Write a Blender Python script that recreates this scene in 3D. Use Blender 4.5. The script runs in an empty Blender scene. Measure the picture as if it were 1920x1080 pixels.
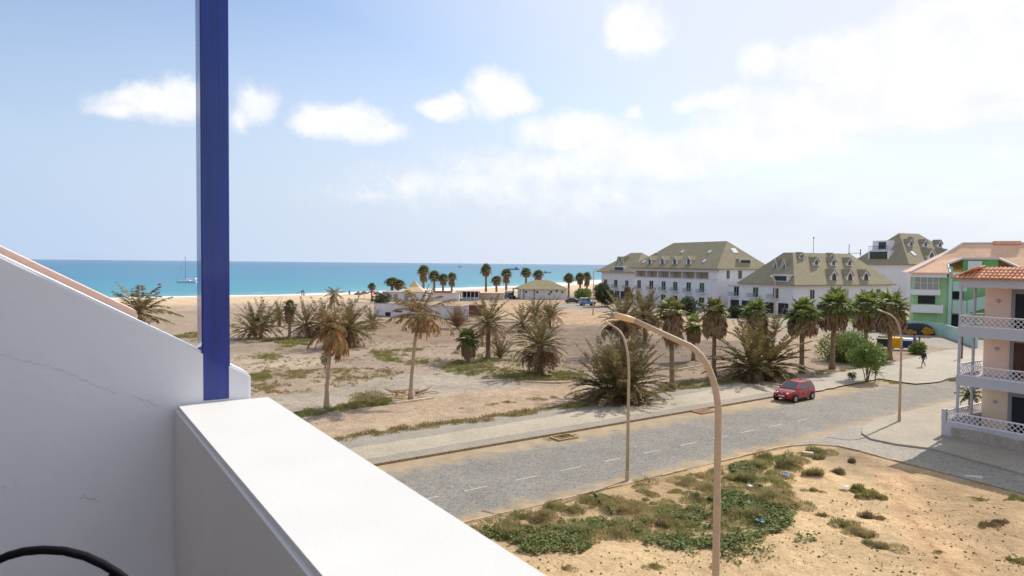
import bpy, bmesh, math, random
import numpy as np
from mathutils import Vector, Matrix
random.seed(7); RNG = np.random.default_rng(7)
C = bpy.context.scene.collection
SC = bpy.context.scene
R = math.radians
# ---------------------------------------------------------------- camera
CAMZ, FOC = 10.5, 1300.0
PITCH, ROLL = math.atan(45.5 / FOC), 0.0095
_f = Vector((0, math.cos(PITCH), -math.sin(PITCH)))
_r0 = Vector((1, 0, 0)); _u0 = _r0.cross(_f)
_r = _r0 * math.cos(ROLL) + _u0 * math.sin(ROLL)
_u = _u0 * math.cos(ROLL) - _r0 * math.sin(ROLL)
cam = bpy.data.cameras.new("camera"); camo = bpy.data.objects.new("camera", cam); C.objects.link(camo)
camo.matrix_world = Matrix(((_r.x, _u.x, -_f.x, 0), (_r.y, _u.y, -_f.y, 0), (_r.z, _u.z, -_f.z, CAMZ), (0, 0, 0, 1)))
cam.sensor_width = 36; cam.lens = FOC / 1920 * 36; cam.clip_start = 0.05; cam.clip_end = 60000
cam.dof.use_dof = True; cam.dof.focus_distance = 45; cam.dof.aperture_fstop = 10
SC.camera = camo
def ray(px, py):
    return (_r * ((px - 960) / FOC) + _u * ((540 - py) / FOC) + _f)
def at(px, py, z=0.0):
    d = ray(px, py); t = (z - CAMZ) / d.z
    return Vector((d.x * t, d.y * t, z))
def atY(px, py, Y):
    d = ray(px, py); t = Y / d.y
    return Vector((d.x * t, Y, CAMZ + d.z * t))
# ---------------------------------------------------------------- light, sky, exposure
SUN_EL, SUN_AZ = R(43), R(46)          # azimuth from +Y towards +X
SC.view_settings.view_transform = 'Standard'; SC.view_settings.look = 'None'
SC.view_settings.gamma = 1; SC.view_settings.use_curve_mapping = False
SC.view_settings.exposure = 0.55
sl = bpy.data.lights.new("sun", 'SUN'); sl.energy = 3.3; sl.angle = R(0.53); sl.color = (1.0, 0.94, 0.85)
so = bpy.data.objects.new("sun", sl); C.objects.link(so)
SUND = Vector((math.sin(SUN_AZ) * math.cos(SUN_EL), math.cos(SUN_AZ) * math.cos(SUN_EL), math.sin(SUN_EL)))
so.rotation_euler = SUND.to_track_quat('Z', 'Y').to_euler(); so.location = SUND * 200
W = bpy.data.worlds.new("World"); SC.world = W; W.use_nodes = True
def build_world():
    nt = W.node_tree; N = nt.nodes; L = nt.links; N.clear()
    out = N.new('ShaderNodeOutputWorld'); bg = N.new('ShaderNodeBackground'); L.new(bg.outputs[0], out.inputs[0])
    SKY = 0.125
    bg.inputs[1].default_value = SKY
    sky = N.new('ShaderNodeTexSky'); sky.sky_type = 'NISHITA'; sky.sun_disc = False
    sky.sun_elevation = SUN_EL; sky.sun_rotation = SUN_AZ
    sky.altitude = 0; sky.air_density = 1.0; sky.dust_density = 1.2; sky.ozone_density = 1.5
    tc = N.new('ShaderNodeTexCoord')
    sep = N.new('ShaderNodeSeparateXYZ'); L.new(tc.outputs['Generated'], sep.inputs[0])
    def math_(op, a, b=None, c=None, clamp=False):
        n = N.new('ShaderNodeMath'); n.operation = op; n.use_clamp = clamp
        for i, v in enumerate((a, b, c)):
            if v is None: continue
            if isinstance(v, (int, float)): n.inputs[i].default_value = v
            else: L.new(v, n.inputs[i])
        return n.outputs[0]
    az = math_('ARCTAN2', sep.outputs[0], sep.outputs[1])
    el = math_('ARCSINE', sep.outputs[2])
    cmb = N.new('ShaderNodeCombineXYZ'); L.new(az, cmb.inputs[0]); L.new(el, cmb.inputs[1])
    def noise(vec, scale, detail, rough=0.55, dist=0.0, sc=(1, 1, 1)):
        mp = N.new('ShaderNodeMapping'); mp.inputs['Scale'].default_value = sc; L.new(vec, mp.inputs[0])
        n = N.new('ShaderNodeTexNoise'); n.inputs['Scale'].default_value = scale; n.inputs['Detail'].default_value = detail
        n.inputs['Roughness'].default_value = rough; n.inputs['Distortion'].default_value = dist
        L.new(mp.outputs[0], n.inputs['Vector']); return n.outputs
    # clouds: (pixel x, y, rx, ry, weight) turned into directions once
    soft = N.new('ShaderNodeVectorMath'); soft.operation = 'MULTIPLY_ADD'
    wob = noise(cmb.outputs[0], 9, 6, 0.6)
    L.new(wob['Color'], soft.inputs[0]); soft.inputs[1].default_value = (0.075, 0.055, 0); L.new(cmb.outputs[0], soft.inputs[2])
    off = (0.0375, 0.0275)
    cl = [(290, 196, 110, 38, .95), (235, 205, 70, 22, .7), (345, 185, 60, 42, .9), (485, 190, 50, 42, .8), (455, 215, 40, 28, .55),
          (650, 232, 90, 40, 1.05), (600, 240, 60, 28, .9), (700, 248, 70, 26, .9), (830, 200, 48, 26, 1.0), (925, 178, 62, 42, 1.1), (965, 192, 45, 28, 1.0),
          (1190, 45, 60, 48, 1.05), (1215, 70, 50, 28, .8), (1185, 208, 26, 14, .7), (1425, 122, 48, 40, .85), (1345, 190, 85, 22, .9),
          (1080, 245, 130, 42, .9), (1190, 285, 170, 50, .85), (1400, 275, 220, 45, .95), (1480, 265, 120, 32, .9), (1250, 300, 200, 45, .8), (1010, 320, 240, 52, .55), (880, 350, 260, 46, .45), (700, 365, 160, 26, .3),
          (1500, 215, 190, 48, 1.15), (1640, 190, 210, 60, 1.2), (1620, 110, 170, 60, 1.15), (1770, 80, 210, 80, 1.2), (1860, 120, 180, 60, 1.1), (1880, 20, 160, 50, 1.0), (1800, 215, 200, 28, .9),
          (2050, 90, 260, 110, 1.2), (1540, 335, 60, 14, .35), (1880, 288, 60, 16, .45), (1100, 370, 300, 50, .35),
          (-260, 120, 170, 50, 1.0), (-520, 220, 220, 46, .9), (2400, 200, 260, 60, 1.0)]
    acc = None
    for (x, y, rx, ry, w) in cl:
        d = ray(x, y).normalized(); a0 = math.atan2(d.x, d.y); e0 = math.asin(d.z)
        k = 1.0 / math.cos(math.atan((x - 960) / FOC)) ** 1.0
        sub = N.new('ShaderNodeVectorMath'); sub.operation = 'SUBTRACT'; L.new(soft.outputs[0], sub.inputs[0]); sub.inputs[1].default_value = (a0 + off[0], e0 + off[1], 0)
        ml = N.new('ShaderNodeVectorMath'); ml.operation = 'MULTIPLY'; L.new(sub.outputs[0], ml.inputs[0])
        ml.inputs[1].default_value = (FOC * k * k / rx, FOC * k / ry, 0)
        ln = N.new('ShaderNodeVectorMath'); ln.operation = 'LENGTH'; L.new(ml.outputs[0], ln.inputs[0])
        m = math_('MULTIPLY_ADD', ln.outputs['Value'], -w, w * 1.25)
        acc = m if acc is None else math_('MAXIMUM', acc, m)
    n2 = noise(cmb.outputs[0], 30, 10, 0.66, 0.4)
    s = math_('MULTIPLY_ADD', n2['Fac'], 1.0, -0.5)
    # unseen broken cumulus, added outside the framed part to raise the fill light
    bk = N.new('ShaderNodeMapRange'); L.new(sep.outputs[1], bk.inputs[0]); bk.inputs[1].default_value = 0.62; bk.inputs[2].default_value = 0.1; bk.inputs[3].default_value = -0.6; bk.inputs[4].default_value = 0.42
    nb = noise(tc.outputs['Generated'], 2.6, 5, 0.6)
    acc = math_('MAXIMUM', acc, math_('MULTIPLY_ADD', nb['Fac'], 2.2, math_('ADD', bk.outputs[0], -1.22)))
    s = math_('MULTIPLY_ADD', s, 0.9, acc)
    mr = N.new('ShaderNodeMapRange'); mr.interpolation_type = 'SMOOTHSTEP'; L.new(s, mr.inputs[0])
    mr.inputs[1].default_value = 0.04; mr.inputs[2].default_value = 0.76; mr.inputs[3].default_value = 0; mr.inputs[4].default_value = 0.93
    # thin veil towards the horizon and the sun
    vn = noise(cmb.outputs[0], 3.2, 6, 0.6, 0.3, (1, 3.4, 1))
    hz = N.new('ShaderNodeMapRange'); L.new(el, hz.inputs[0]); hz.interpolation_type = 'SMOOTHSTEP'
    hz.inputs[1].default_value = 0.44; hz.inputs[2].default_value = 0.0; hz.inputs[3].default_value = 0.04; hz.inputs[4].default_value = 1.0
    veil = math_('MULTIPLY', hz.outputs[0], math_('MULTIPLY_ADD', vn['Fac'], 0.6, 0.7), clamp=True)
    sd = N.new('ShaderNodeVectorMath'); sd.operation = 'DOT_PRODUCT'; L.new(tc.outputs['Generated'], sd.inputs[0]); sd.inputs[1].default_value = SUND
    sg = N.new('ShaderNodeMapRange'); L.new(sd.outputs['Value'], sg.inputs[0]); sg.interpolation_type = 'SMOOTHSTEP'
    sg.inputs[1].default_value = 0.42; sg.inputs[2].default_value = 0.92; sg.inputs[3].default_value = 0.0; sg.inputs[4].default_value = 0.96
    veil = math_('MAXIMUM', veil, sg.outputs[0])
    def mix(f, a, b):
        n = N.new('ShaderNodeMix'); n.data_type = 'RGBA'; L.new(f, n.inputs[0])
        for i, v in ((6, a), (7, b)):
            if isinstance(v, tuple): n.inputs[i].default_value = (*v, 1)
            else: L.new(v, n.inputs[i])
        return n.outputs[2]
    k = 1 / SKY
    gain = N.new('ShaderNodeVectorMath'); gain.operation = 'MULTIPLY'; L.new(sky.outputs[0], gain.inputs[0]); gain.inputs[1].default_value = (0.82, 0.88, 0.95)
    hs = N.new('ShaderNodeMapRange'); L.new(sd.outputs['Value'], hs.inputs[0]); hs.inputs[1].default_value = 0.1; hs.inputs[2].default_value = 0.75
    vc = mix(hs.outputs[0], (0.36 * k, 0.455 * k, 0.60 * k), (0.575 * k, 0.60 * k, 0.66 * k))
    gd = N.new('ShaderNodeMapRange'); L.new(sd.outputs['Value'], gd.inputs[0]); gd.inputs[1].default_value = 0.1; gd.inputs[2].default_value = 0.6; gd.inputs[3].default_value = 0.92; gd.inputs[4].default_value = 1.0
    gs = N.new('ShaderNodeVectorMath'); gs.operation = 'SCALE'; L.new(gain.outputs[0], gs.inputs[0]); L.new(gd.outputs[0], gs.inputs['Scale'])
    c1 = mix(veil, gs.outputs[0], vc)
    n3 = noise(cmb.outputs[0], 16, 6, 0.6)
    sh = N.new('ShaderNodeMapRange'); L.new(n3['Fac'], sh.inputs[0]); sh.inputs[1].default_value = 0.38; sh.inputs[2].default_value = 0.58
    cc = mix(sh.outputs[0], (0.655 * k, 0.665 * k, 0.685 * k), (0.72 * k, 0.72 * k, 0.72 * k))
    c2 = mix(mr.outputs[0], c1, cc)
    L.new(c2, bg.inputs[0])
build_world()
# ---------------------------------------------------------------- helpers
def S(r, g, b, k=1.0):
    f = lambda c: (c / 255 / 12.92) if c / 255 <= 0.04045 else ((c / 255 + 0.055) / 1.055) ** 2.4
    return (f(r) * k, f(g) * k, f(b) * k)
def mat(name, col, rough=0.85, var=0.12, scale=1.5, bump=0.0, bscale=25, spec=0.3, metal=0.0, coat=0.0, trans=0.0, col2=None, var2=0.0, scale2=14, stretch=(1, 1, 1), alpha=None):
    m = bpy.data.materials.new(name); m.use_nodes = True; nt = m.node_tree; N = nt.nodes; L = nt.links
    b = N['Principled BSDF']; b.inputs['Roughness'].default_value = rough; b.inputs['Specular IOR Level'].default_value = spec
    b.inputs['Metallic'].default_value = metal; b.inputs['Coat Weight'].default_value = coat; b.inputs['Coat Roughness'].default_value = 0.06
    tc = N.new('ShaderNodeTexCoord'); mp = N.new('ShaderNodeMapping'); mp.inputs['Scale'].default_value = stretch; L.new(tc.outputs['Object'], mp.inputs[0])
    n = N.new('ShaderNodeTexNoise'); n.inputs['Scale'].default_value = scale; n.inputs['Detail'].default_value = 5; n.inputs['Roughness'].default_value = 0.6
    L.new(mp.outputs[0], n.inputs['Vector'])
    cr = N.new('ShaderNodeMapRange'); L.new(n.outputs['Fac'], cr.inputs[0]); cr.inputs[1].default_value = 0.3; cr.inputs[2].default_value = 0.7
    mx = N.new('ShaderNodeMix'); mx.data_type = 'RGBA'; L.new(cr.outputs[0], mx.inputs[0])
    c2 = col2 or tuple(min(1, c * (1 + var)) for c in col); c1 = col if col2 else tuple(c * (1 - var) for c in col)
    mx.inputs[6].default_value = (*c1, 1); mx.inputs[7].default_value = (*c2, 1); o = mx.outputs[2]
    if var2:
        n2 = N.new('ShaderNodeTexNoise'); n2.inputs['Scale'].default_value = scale2; n2.inputs['Detail'].default_value = 4; L.new(mp.outputs[0], n2.inputs['Vector'])
        r2 = N.new('ShaderNodeMapRange'); L.new(n2.outputs['Fac'], r2.inputs[0]); r2.inputs[1].default_value = 0.3; r2.inputs[2].default_value = 0.7
        r2.inputs[3].default_value = 1 - var2; r2.inputs[4].default_value = 1 + var2
        vm = N.new('ShaderNodeVectorMath'); vm.operation = 'SCALE'; L.new(o, vm.inputs[0]); L.new(r2.outputs[0], vm.inputs['Scale']); o = vm.outputs[0]
    L.new(o, b.inputs['Base Color'])
    if bump:
        bn = N.new('ShaderNodeTexNoise'); bn.inputs['Scale'].default_value = bscale; bn.inputs['Detail'].default_value = 4; L.new(mp.outputs[0], bn.inputs['Vector'])
        bp = N.new('ShaderNodeBump'); bp.inputs['Strength'].default_value = bump; bp.inputs['Distance'].default_value = 0.05
        L.new(bn.outputs['Fac'], bp.inputs['Height']); L.new(bp.outputs[0], b.inputs['Normal'])
    if trans:
        t = N.new('ShaderNodeBsdfTranslucent'); L.new(o, t.inputs[0]); ms = N.new('ShaderNodeMixShader'); ms.inputs[0].default_value = trans
        L.new(b.outputs[0], ms.inputs[1]); L.new(t.outputs[0], ms.inputs[2]); L.new(ms.outputs[0], N['Material Output'].inputs[0])
    return m
class MB:
    def __init__(self): self.v = []; self.f = []
    def add(self, vs, fs):
        o = len(self.v); self.v += [tuple(p) for p in vs]; self.f += [tuple(i + o for i in q) for q in fs]; return self
    def box(self, x0, x1, y0, y1, z0, z1):
        return self.add([(x0, y0, z0), (x1, y0, z0), (x1, y1, z0), (x0, y1, z0), (x0, y0, z1), (x1, y0, z1), (x1, y1, z1), (x0, y1, z1)],
                        [(3, 2, 1, 0), (4, 5, 6, 7), (0, 1, 5, 4), (1, 2, 6, 5), (2, 3, 7, 6), (3, 0, 4, 7)])
    def bar(self, p, q, w, h=None, up=(0, 0, 1)):
        h = h or w; p = Vector(p); q = Vector(q); d = (q - p).normalized(); up = Vector(up)
        if abs(d.dot(up)) > .98: up = Vector((1, 0, 0))
        s = d.cross(up).normalized(); u = s.cross(d)
        vs = []
        for c in (p, q):
            for a, b in ((-1, -1), (1, -1), (1, 1), (-1, 1)): vs.append(c + s * (a * w / 2) + u * (b * h / 2))
        return self.add(vs, [(0, 1, 2, 3), (7, 6, 5, 4), (1, 0, 4, 5), (2, 1, 5, 6), (3, 2, 6, 7), (0, 3, 7, 4)])
    def tube(self, path, radii, n=8, cap=True):
        P = [Vector(p) for p in path]
        if not hasattr(radii, '__len__'): radii = [radii] * len(P)
        vs = []; fs = []; ref = Vector((0, 0, 1)) if abs((P[1] - P[0]).normalized().z) < .9 else Vector((1, 0, 0))
        for i, p in enumerate(P):
            d = (P[min(i + 1, len(P) - 1)] - P[max(i - 1, 0)]).normalized()
            s = d.cross(ref).normalized(); u = s.cross(d)
            for k in range(n):
                a = 2 * math.pi * k / n; vs.append(p + (s * math.cos(a) + u * math.sin(a)) * radii[i])
        for i in range(len(P) - 1):
            for k in range(n):
                fs.append((i * n + k, i * n + (k + 1) % n, (i + 1) * n + (k + 1) % n, (i + 1) * n + k))
        if cap: fs.append(tuple(range(n - 1, -1, -1))); fs.append(tuple((len(P) - 1) * n + k for k in range(n)))
        return self.add(vs, fs)
    def lathe(self, prof, n=16, c=(0, 0, 0), axis='z'):
        vs = []; fs = []
        for r, z in prof:
            for k in range(n):
                a = 2 * math.pi * k / n; x, y = r * math.cos(a), r * math.sin(a)
                vs.append((c[0] + x, c[1] + y, c[2] + z) if axis == 'z' else (c[0] + x, c[1] + z, c[2] + y))
        for i in range(len(prof) - 1):
            for k in range(n):
                fs.append((i * n + k, i * n + (k + 1) % n, (i + 1) * n + (k + 1) % n, (i + 1) * n + k))
        fs.append(tuple(range(n - 1, -1, -1))); fs.append(tuple((len(prof) - 1) * n + k for k in range(n)))
        return self.add(vs, fs)
    def prism(self, poly, z0, z1):
        n = len(poly); vs = [(x, y, z0) for x, y in poly] + [(x, y, z1) for x, y in poly]
        return self.add(vs, [tuple(range(n - 1, -1, -1)), tuple(range(n, 2 * n))] + [(i, (i + 1) % n, n + (i + 1) % n, n + i) for i in range(n)])
    def extr(self, poly3, d):
        n = len(poly3); d = Vector(d); vs = [Vector(p) for p in poly3] + [Vector(p) + d for p in poly3]
        return self.add(vs, [tuple(range(n)), tuple(range(2 * n - 1, n - 1, -1))] + [((i + 1) % n, i, n + i, n + (i + 1) % n) for i in range(n)])
    def arr(self, V, F):
        o = len(self.v); self.v += [tuple(p) for p in V.tolist()]; self.f += [tuple(q) for q in (F + o).tolist()]; return self
    def build(self, name, m, parent=None, smooth=False, loc=None, fix=True, bevel=0, ang=None):
        me = bpy.data.meshes.new(name); me.from_pydata(self.v, [], self.f)
        if fix or bevel:
            bm = bmesh.new(); bm.from_mesh(me)
            if fix: bmesh.ops.recalc_face_normals(bm, faces=bm.faces)
            if bevel:
                ed = [e for e in bm.edges if len(e.link_faces) == 2 and e.calc_face_angle(0) > .5]
                bmesh.ops.bevel(bm, geom=ed, offset=bevel, segments=2, affect='EDGES', clamp_overlap=True)
            bm.to_mesh(me); bm.free()
        if smooth:
            me.polygons.foreach_set('use_smooth', [True] * len(me.polygons))
            if ang: me.set_sharp_from_angle(angle=ang)
        me.update(); me.materials.append(m)
        o = bpy.data.objects.new(name, me); C.objects.link(o)
        if parent: o.parent = parent
        if loc is not None: o.location = loc
        return o
def npobj(name, V, F, m, parent=None, loc=None, smooth=False):
    me = bpy.data.meshes.new(name); V = np.asarray(V, np.float32); F = np.asarray(F, np.int32); k = F.shape[1]
    me.vertices.add(len(V)); me.vertices.foreach_set('co', V.ravel()); me.loops.add(F.size); me.loops.foreach_set('vertex_index', F.ravel())
    me.polygons.add(len(F)); me.polygons.foreach_set('loop_start', np.arange(0, F.size, k, dtype=np.int32))
    me.polygons.foreach_set('loop_total', np.full(len(F), k, np.int32))
    if smooth: me.polygons.foreach_set('use_smooth', np.ones(len(F), bool))
    me.update(calc_edges=True); me.validate(); me.materials.append(m)
    o = bpy.data.objects.new(name, me); C.objects.link(o)
    if parent: o.parent = parent
    if loc is not None: o.location = loc
    return o
def tag(o, label, cat, group=None, kind=None):
    if label: o['label'] = label
    if cat: o['category'] = cat
    if group: o['group'] = group
    if kind: o['kind'] = kind
    return o
def thing(name, label, cat, loc=(0, 0, 0), rz=0, group=None):
    o = bpy.data.objects.new(name, None); o.empty_display_size = .3; C.objects.link(o); o.location = loc; o.rotation_euler = (0, 0, rz)
    return tag(o, label, cat, group)
def struct(o, kind='structure'): o['kind'] = kind; return o
def dup(root, loc, rz=None, sc=None, label=None):
    r = root.copy(); C.objects.link(r); r.location = loc
    if rz is not None: r.rotation_euler = (0, 0, rz)
    if sc: r.scale = (sc, sc, sc) if not hasattr(sc, '__len__') else sc
    if label: r['label'] = label
    for ch in list(root.children):
        c = ch.copy(); C.objects.link(c); c.parent = r
        for g in list(ch.children):
            d = g.copy(); C.objects.link(d); d.parent = c
    return r
# road frame: U along the road, NV across it (away from the camera)
U = Vector((0.818, 0.575, 0)); NV = Vector((-0.575, 0.818, 0))
def sn(s, n, z=0.0): p = U * s + NV * n; return Vector((p.x, p.y, z))
# shoreline (positive distance = at sea)
SHORE = [(-2500, -900), (-600, 60)] + [tuple(at(x, y, -2).xy) for x, y in ((20, 569), (300, 561), (560, 556), (700, 552), (850, 543), (980, 539), (1060, 535))] + [(70, 520), (260, 900), (900, 1800), (3000, 5000), (9000, 12000)]
SH = np.array(SHORE)
def shore_dist(X, Y):
    P = np.stack([X, Y], -1); best = np.full(X.shape, 1e9); sg = np.zeros(X.shape)
    for a, b in zip(SH[:-1], SH[1:]):
        d = b - a; t = np.clip(((P - a) @ d) / (d @ d), 0, 1); q = P - (a + t[..., None] * d); r = np.hypot(q[..., 0], q[..., 1])
        cr = d[0] * (P[..., 1] - a[1]) - d[1] * (P[..., 0] - a[0]); k = r < best; best = np.where(k, r, best); sg = np.where(k, np.sign(cr), sg)
    return best * sg
def poly_sd(X, Y, poly):
    """signed distance to a ground polygon, positive inside"""
    P = np.stack([X, Y], -1); best = np.full(X.shape, 1e9); ins = np.zeros(X.shape, bool); n = len(poly); A = np.array(poly)
    for i in range(n):
        a = A[i]; b = A[(i + 1) % n]; d = b - a; t = np.clip(((P - a) @ d) / (d @ d + 1e-12), 0, 1); q = P - (a + t[..., None] * d)
        best = np.minimum(best, np.hypot(q[..., 0], q[..., 1]))
        c = ((a[1] > Y) != (b[1] > Y)) & (X < (b[0] - a[0]) * (Y - a[1]) / (b[1] - a[1] + 1e-12) + a[0]); ins ^= c
    return np.where(ins, best, -best)
def gpoly(pts, z=0): return [tuple(at(x, y, z).xy) for x, y in pts]
def sstep(x, a, b): t = np.clip((x - a) / (b - a), 0, 1); return t * t * (3 - 2 * t)
def vnoise(X, Y, sc, seed=0):
    r = np.random.default_rng(seed); T = r.random((257, 257)); x = X * sc; y = Y * sc; xi = np.floor(x).astype(int); yi = np.floor(y).astype(int); fx = x - xi; fy = y - yi
    fx = fx * fx * (3 - 2 * fx); fy = fy * fy * (3 - 2 * fy); g = lambda i, j: T[i % 257, j % 257]
    return (g(xi, yi) * (1 - fx) + g(xi + 1, yi) * fx) * (1 - fy) + (g(xi, yi + 1) * (1 - fx) + g(xi + 1, yi + 1) * fx) * fy
def fbm(X, Y, sc, seed=0, o=4): return sum(vnoise(X, Y, sc * 2 ** i, seed + i) * .5 ** (i + 1) for i in range(o)) / (1 - .5 ** o)
# ---------------------------------------------------------------- ground, beach, sea, roads
def ground_z(X, Y):
    sd = shore_dist(X, Y)
    z = -2.6 * sstep(sd, -34, 3) - 5 * sstep(sd, 3, 90)
    near = poly_sd(X, Y, LOT)
    z = z + sstep(near, 0.3, 3) * (fbm(X, Y, .35, 3) - .45) * .5
    fld = poly_sd(X, Y, FIELD)
    z = z + sstep(fld, 0.5, 4) * (fbm(X, Y, .25, 9) - .5) * .35
    return z
LOT = [tuple(sn(-30, 23.7).xy)] + gpoly([(1450, 842), (1485, 837), (1525, 834), (1571, 838), (1614, 848), (1677, 865), (1780, 891), (1990, 945), (2300, 1100)]) + [(18, 6), (-30, 4)]
FIELD = gpoly([(430, 800), (800, 802), (1000, 778), (1260, 738), (1480, 702), (1500, 650), (1400, 612), (1200, 592), (900, 578), (600, 590), (430, 600), (200, 620)])
def build_ground():
    ys = np.concatenate([np.array([-400, -150, -60, -30, -10, 0, 6, 10]), np.arange(12, 62, .33), np.arange(62, 110, .7), np.arange(110, 300, 2.0), np.array([310, 330, 360, 400, 460, 540, 640, 800, 1100, 1600, 2500, 4000, 7000, 12000])])
    xs = np.concatenate([np.array([-3000, -1500, -800, -400, -250]), np.arange(-200, -36, 3.0), np.arange(-36, 60, .4), np.arange(60, 120, 1.5), np.arange(120, 260, 6), np.array([280, 340, 420, 600, 900, 1500, 3000, 6000, 12000])])
    X, Y = np.meshgrid(xs, ys); Z = ground_z(X, Y)
    ny, nx = X.shape; V = np.stack([X, Y, Z], -1).reshape(-1, 3)
    I = np.arange(ny * nx).reshape(ny, nx); F = np.stack([I[:-1, :-1], I[:-1, 1:], I[1:, 1:], I[1:, :-1]], -1).reshape(-1, 4)
    m = bpy.data.materials.new("earth"); m.use_nodes = True; nt = m.node_tree; N = nt.nodes; L = nt.links; b = N['Principled BSDF']
    b.inputs['Roughness'].default_value = .95; b.inputs['Specular IOR Level'].default_value = .1
    at_ = N.new('ShaderNodeAttribute'); at_.attribute_name = 'soil'
    geo = N.new('ShaderNodeNewGeometry')
    def nz(sc, det, lo, hi, a, bb, rough=.6):
        n = N.new('ShaderNodeTexNoise'); n.inputs['Scale'].default_value = sc; n.inputs['Detail'].default_value = det; n.inputs['Roughness'].default_value = rough
        L.new(geo.outputs['Position'], n.inputs['Vector']); r = N.new('ShaderNodeMapRange'); L.new(n.outputs['Fac'], r.inputs[0])
        r.inputs[1].default_value = lo; r.inputs[2].default_value = hi; r.inputs[3].default_value = a; r.inputs[4].default_value = bb; return r.outputs[0]
    def mul(a, b_):
        n = N.new('ShaderNodeMath'); n.operation = 'MULTIPLY'; L.new(a, n.inputs[0]); L.new(b_, n.inputs[1]); return n.outputs[0]
    f = mul(mul(nz(.22, 6, .3, .7, .80, 1.16), nz(1.2, 8, .3, .7, .76, 1.2, .7)), nz(7, 5, .3, .7, .80, 1.18, .75))
    vs = N.new('ShaderNodeVectorMath'); vs.operation = 'SCALE'; L.new(at_.outputs['Color'], vs.inputs[0]); L.new(f, vs.inputs['Scale'])
    # small dark debris specks, only where the field and lot are littered
    vo = N.new('ShaderNodeTexVoronoi'); vo.inputs['Scale'].default_value = 2.3; L.new(geo.outputs['Position'], vo.inputs['Vector'])
    sp = N.new('ShaderNodeMapRange'); L.new(vo.outputs['Distance'], sp.inputs[0]); sp.inputs[1].default_value = .05; sp.inputs[2].default_value = .12; sp.inputs[3].default_value = .75; sp.inputs[4].default_value = 0
    mx = N.new('ShaderNodeMix'); mx.data_type = 'RGBA'; L.new(mul(sp.outputs[0], nz(.5, 3, .5, .6, 0, 1)), mx.inputs[0]); L.new(vs.outputs[0], mx.inputs[6]); mx.inputs[7].default_value = (*S(95, 78, 58), 1)
    L.new(mx.outputs[2], b.inputs['Base Color'])
    bn = N.new('ShaderNodeTexNoise'); bn.inputs['Scale'].default_value = 2.2; bn.inputs['Detail'].default_value = 9; bn.inputs['Roughness'].default_value = .72; L.new(geo.outputs['Position'], bn.inputs['Vector'])
    bp = N.new('ShaderNodeBump'); bp.inputs['Strength'].default_value = 1.0; bp.inputs['Distance'].default_value = .2; L.new(bn.outputs['Fac'], bp.inputs['Height']); L.new(bp.outputs[0], b.inputs['Normal'])
    o = npobj("ground", V, F, m, smooth=True); struct(o)
    # soil colours by place (real colour of the earth there)
    x, y = V[:, 0], V[:, 1]; col = np.tile(np.array(S(180, 152, 122)), (len(V), 1))
    w = fbm(x, y, .12, 21)
    def lay(poly, c, soft, amp=1.0, jit=6.0):
        nonlocal col
        sd = poly_sd(x, y, poly) + (fbm(x, y, 1.2 / soft, 31) - .5) * jit
        k = (sstep(sd, -soft, soft) * amp)[:, None]; col = col * (1 - k) + np.array(c) * k
    sdv = shore_dist(x, y)
    k = sstep(sdv + (w - .5) * 30, -95, -50)[:, None] * .95; k *= (x < 60)[:, None]; col = col * (1 - k) + np.array(S(216, 188, 150)) * k
    lay(gpoly([(880, 568), (1100, 563), (1300, 590), (1420, 608), (1380, 640), (1100, 612), (980, 600), (890, 596)]), S(203, 163, 114), 6)
    lay(gpoly([(1030, 618), (1120, 608), (1300, 640), (1400, 640), (1450, 690), (1300, 690), (1180, 690), (1060, 690)]), S(142, 118, 97), 4, .9)
    lay(gpoly([(700, 600), (900, 596), (1000, 610), (1010, 640), (900, 650), (700, 640), (640, 625)]), S(158, 126, 97), 4, .8)
    lay(gpoly([(300, 632), (560, 632), (620, 660), (430, 690), (300, 700)]), S(166, 142, 112), 3, .8)
    lay(gpoly([(470, 745), (600, 735), (760, 700), (830, 690), (900, 693), (960, 722), (1000, 730), (800, 752), (700, 760), (560, 778), (500, 770)]), S(186, 168, 143), 1.5, .85, 2)
    lay(gpoly([(430, 668), (520, 665), (640, 670), (560, 690), (430, 700)]), S(205, 180, 145), 1.5, .7, 2)
    lay(gpoly([(560, 800), (700, 768), (820, 742), (1000, 728), (1100, 722), (1200, 735), (1100, 765), (1000, 775), (800, 803), (620, 833)]), S(203, 168, 125), 1.2, .9, 1.5)
    lay(gpoly([(1250, 720), (1480, 690), (1600, 640), (1500, 630), (1380, 680)]), S(188, 152, 112), 2, .7, 3)
    lay(gpoly([(1500, 640), (1640, 618), (1800, 634), (1700, 652), (1600, 640)]), S(206, 172, 122), 3, .8, 3)
    lay(LOT, S(217, 182, 132), .5, 1, .6)
    lay(gpoly([(1560, 838), (1640, 850), (1700, 885), (1640, 905), (1560, 880), (1500, 850)]), S(165, 142, 110), .8, .75, 1.4)
    lay(gpoly([(1700, 880), (1920, 930), (2000, 1100), (1860, 1080), (1790, 980)]), S(172, 140, 104), 1.2, .6, 2)
    lay(gpoly([(1640, 880), (1700, 900), (1790, 1000), (1830, 1100), (1740, 1100), (1690, 990)]), S(222, 178, 128), .5, .7, .8)
    lay(gpoly([(1080, 880), (1300, 890), (1440, 860), (1500, 960), (1400, 1010), (1100, 1020), (900, 1010), (960, 950)]), S(176, 146, 105), 1, .6, 1.6)
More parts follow.
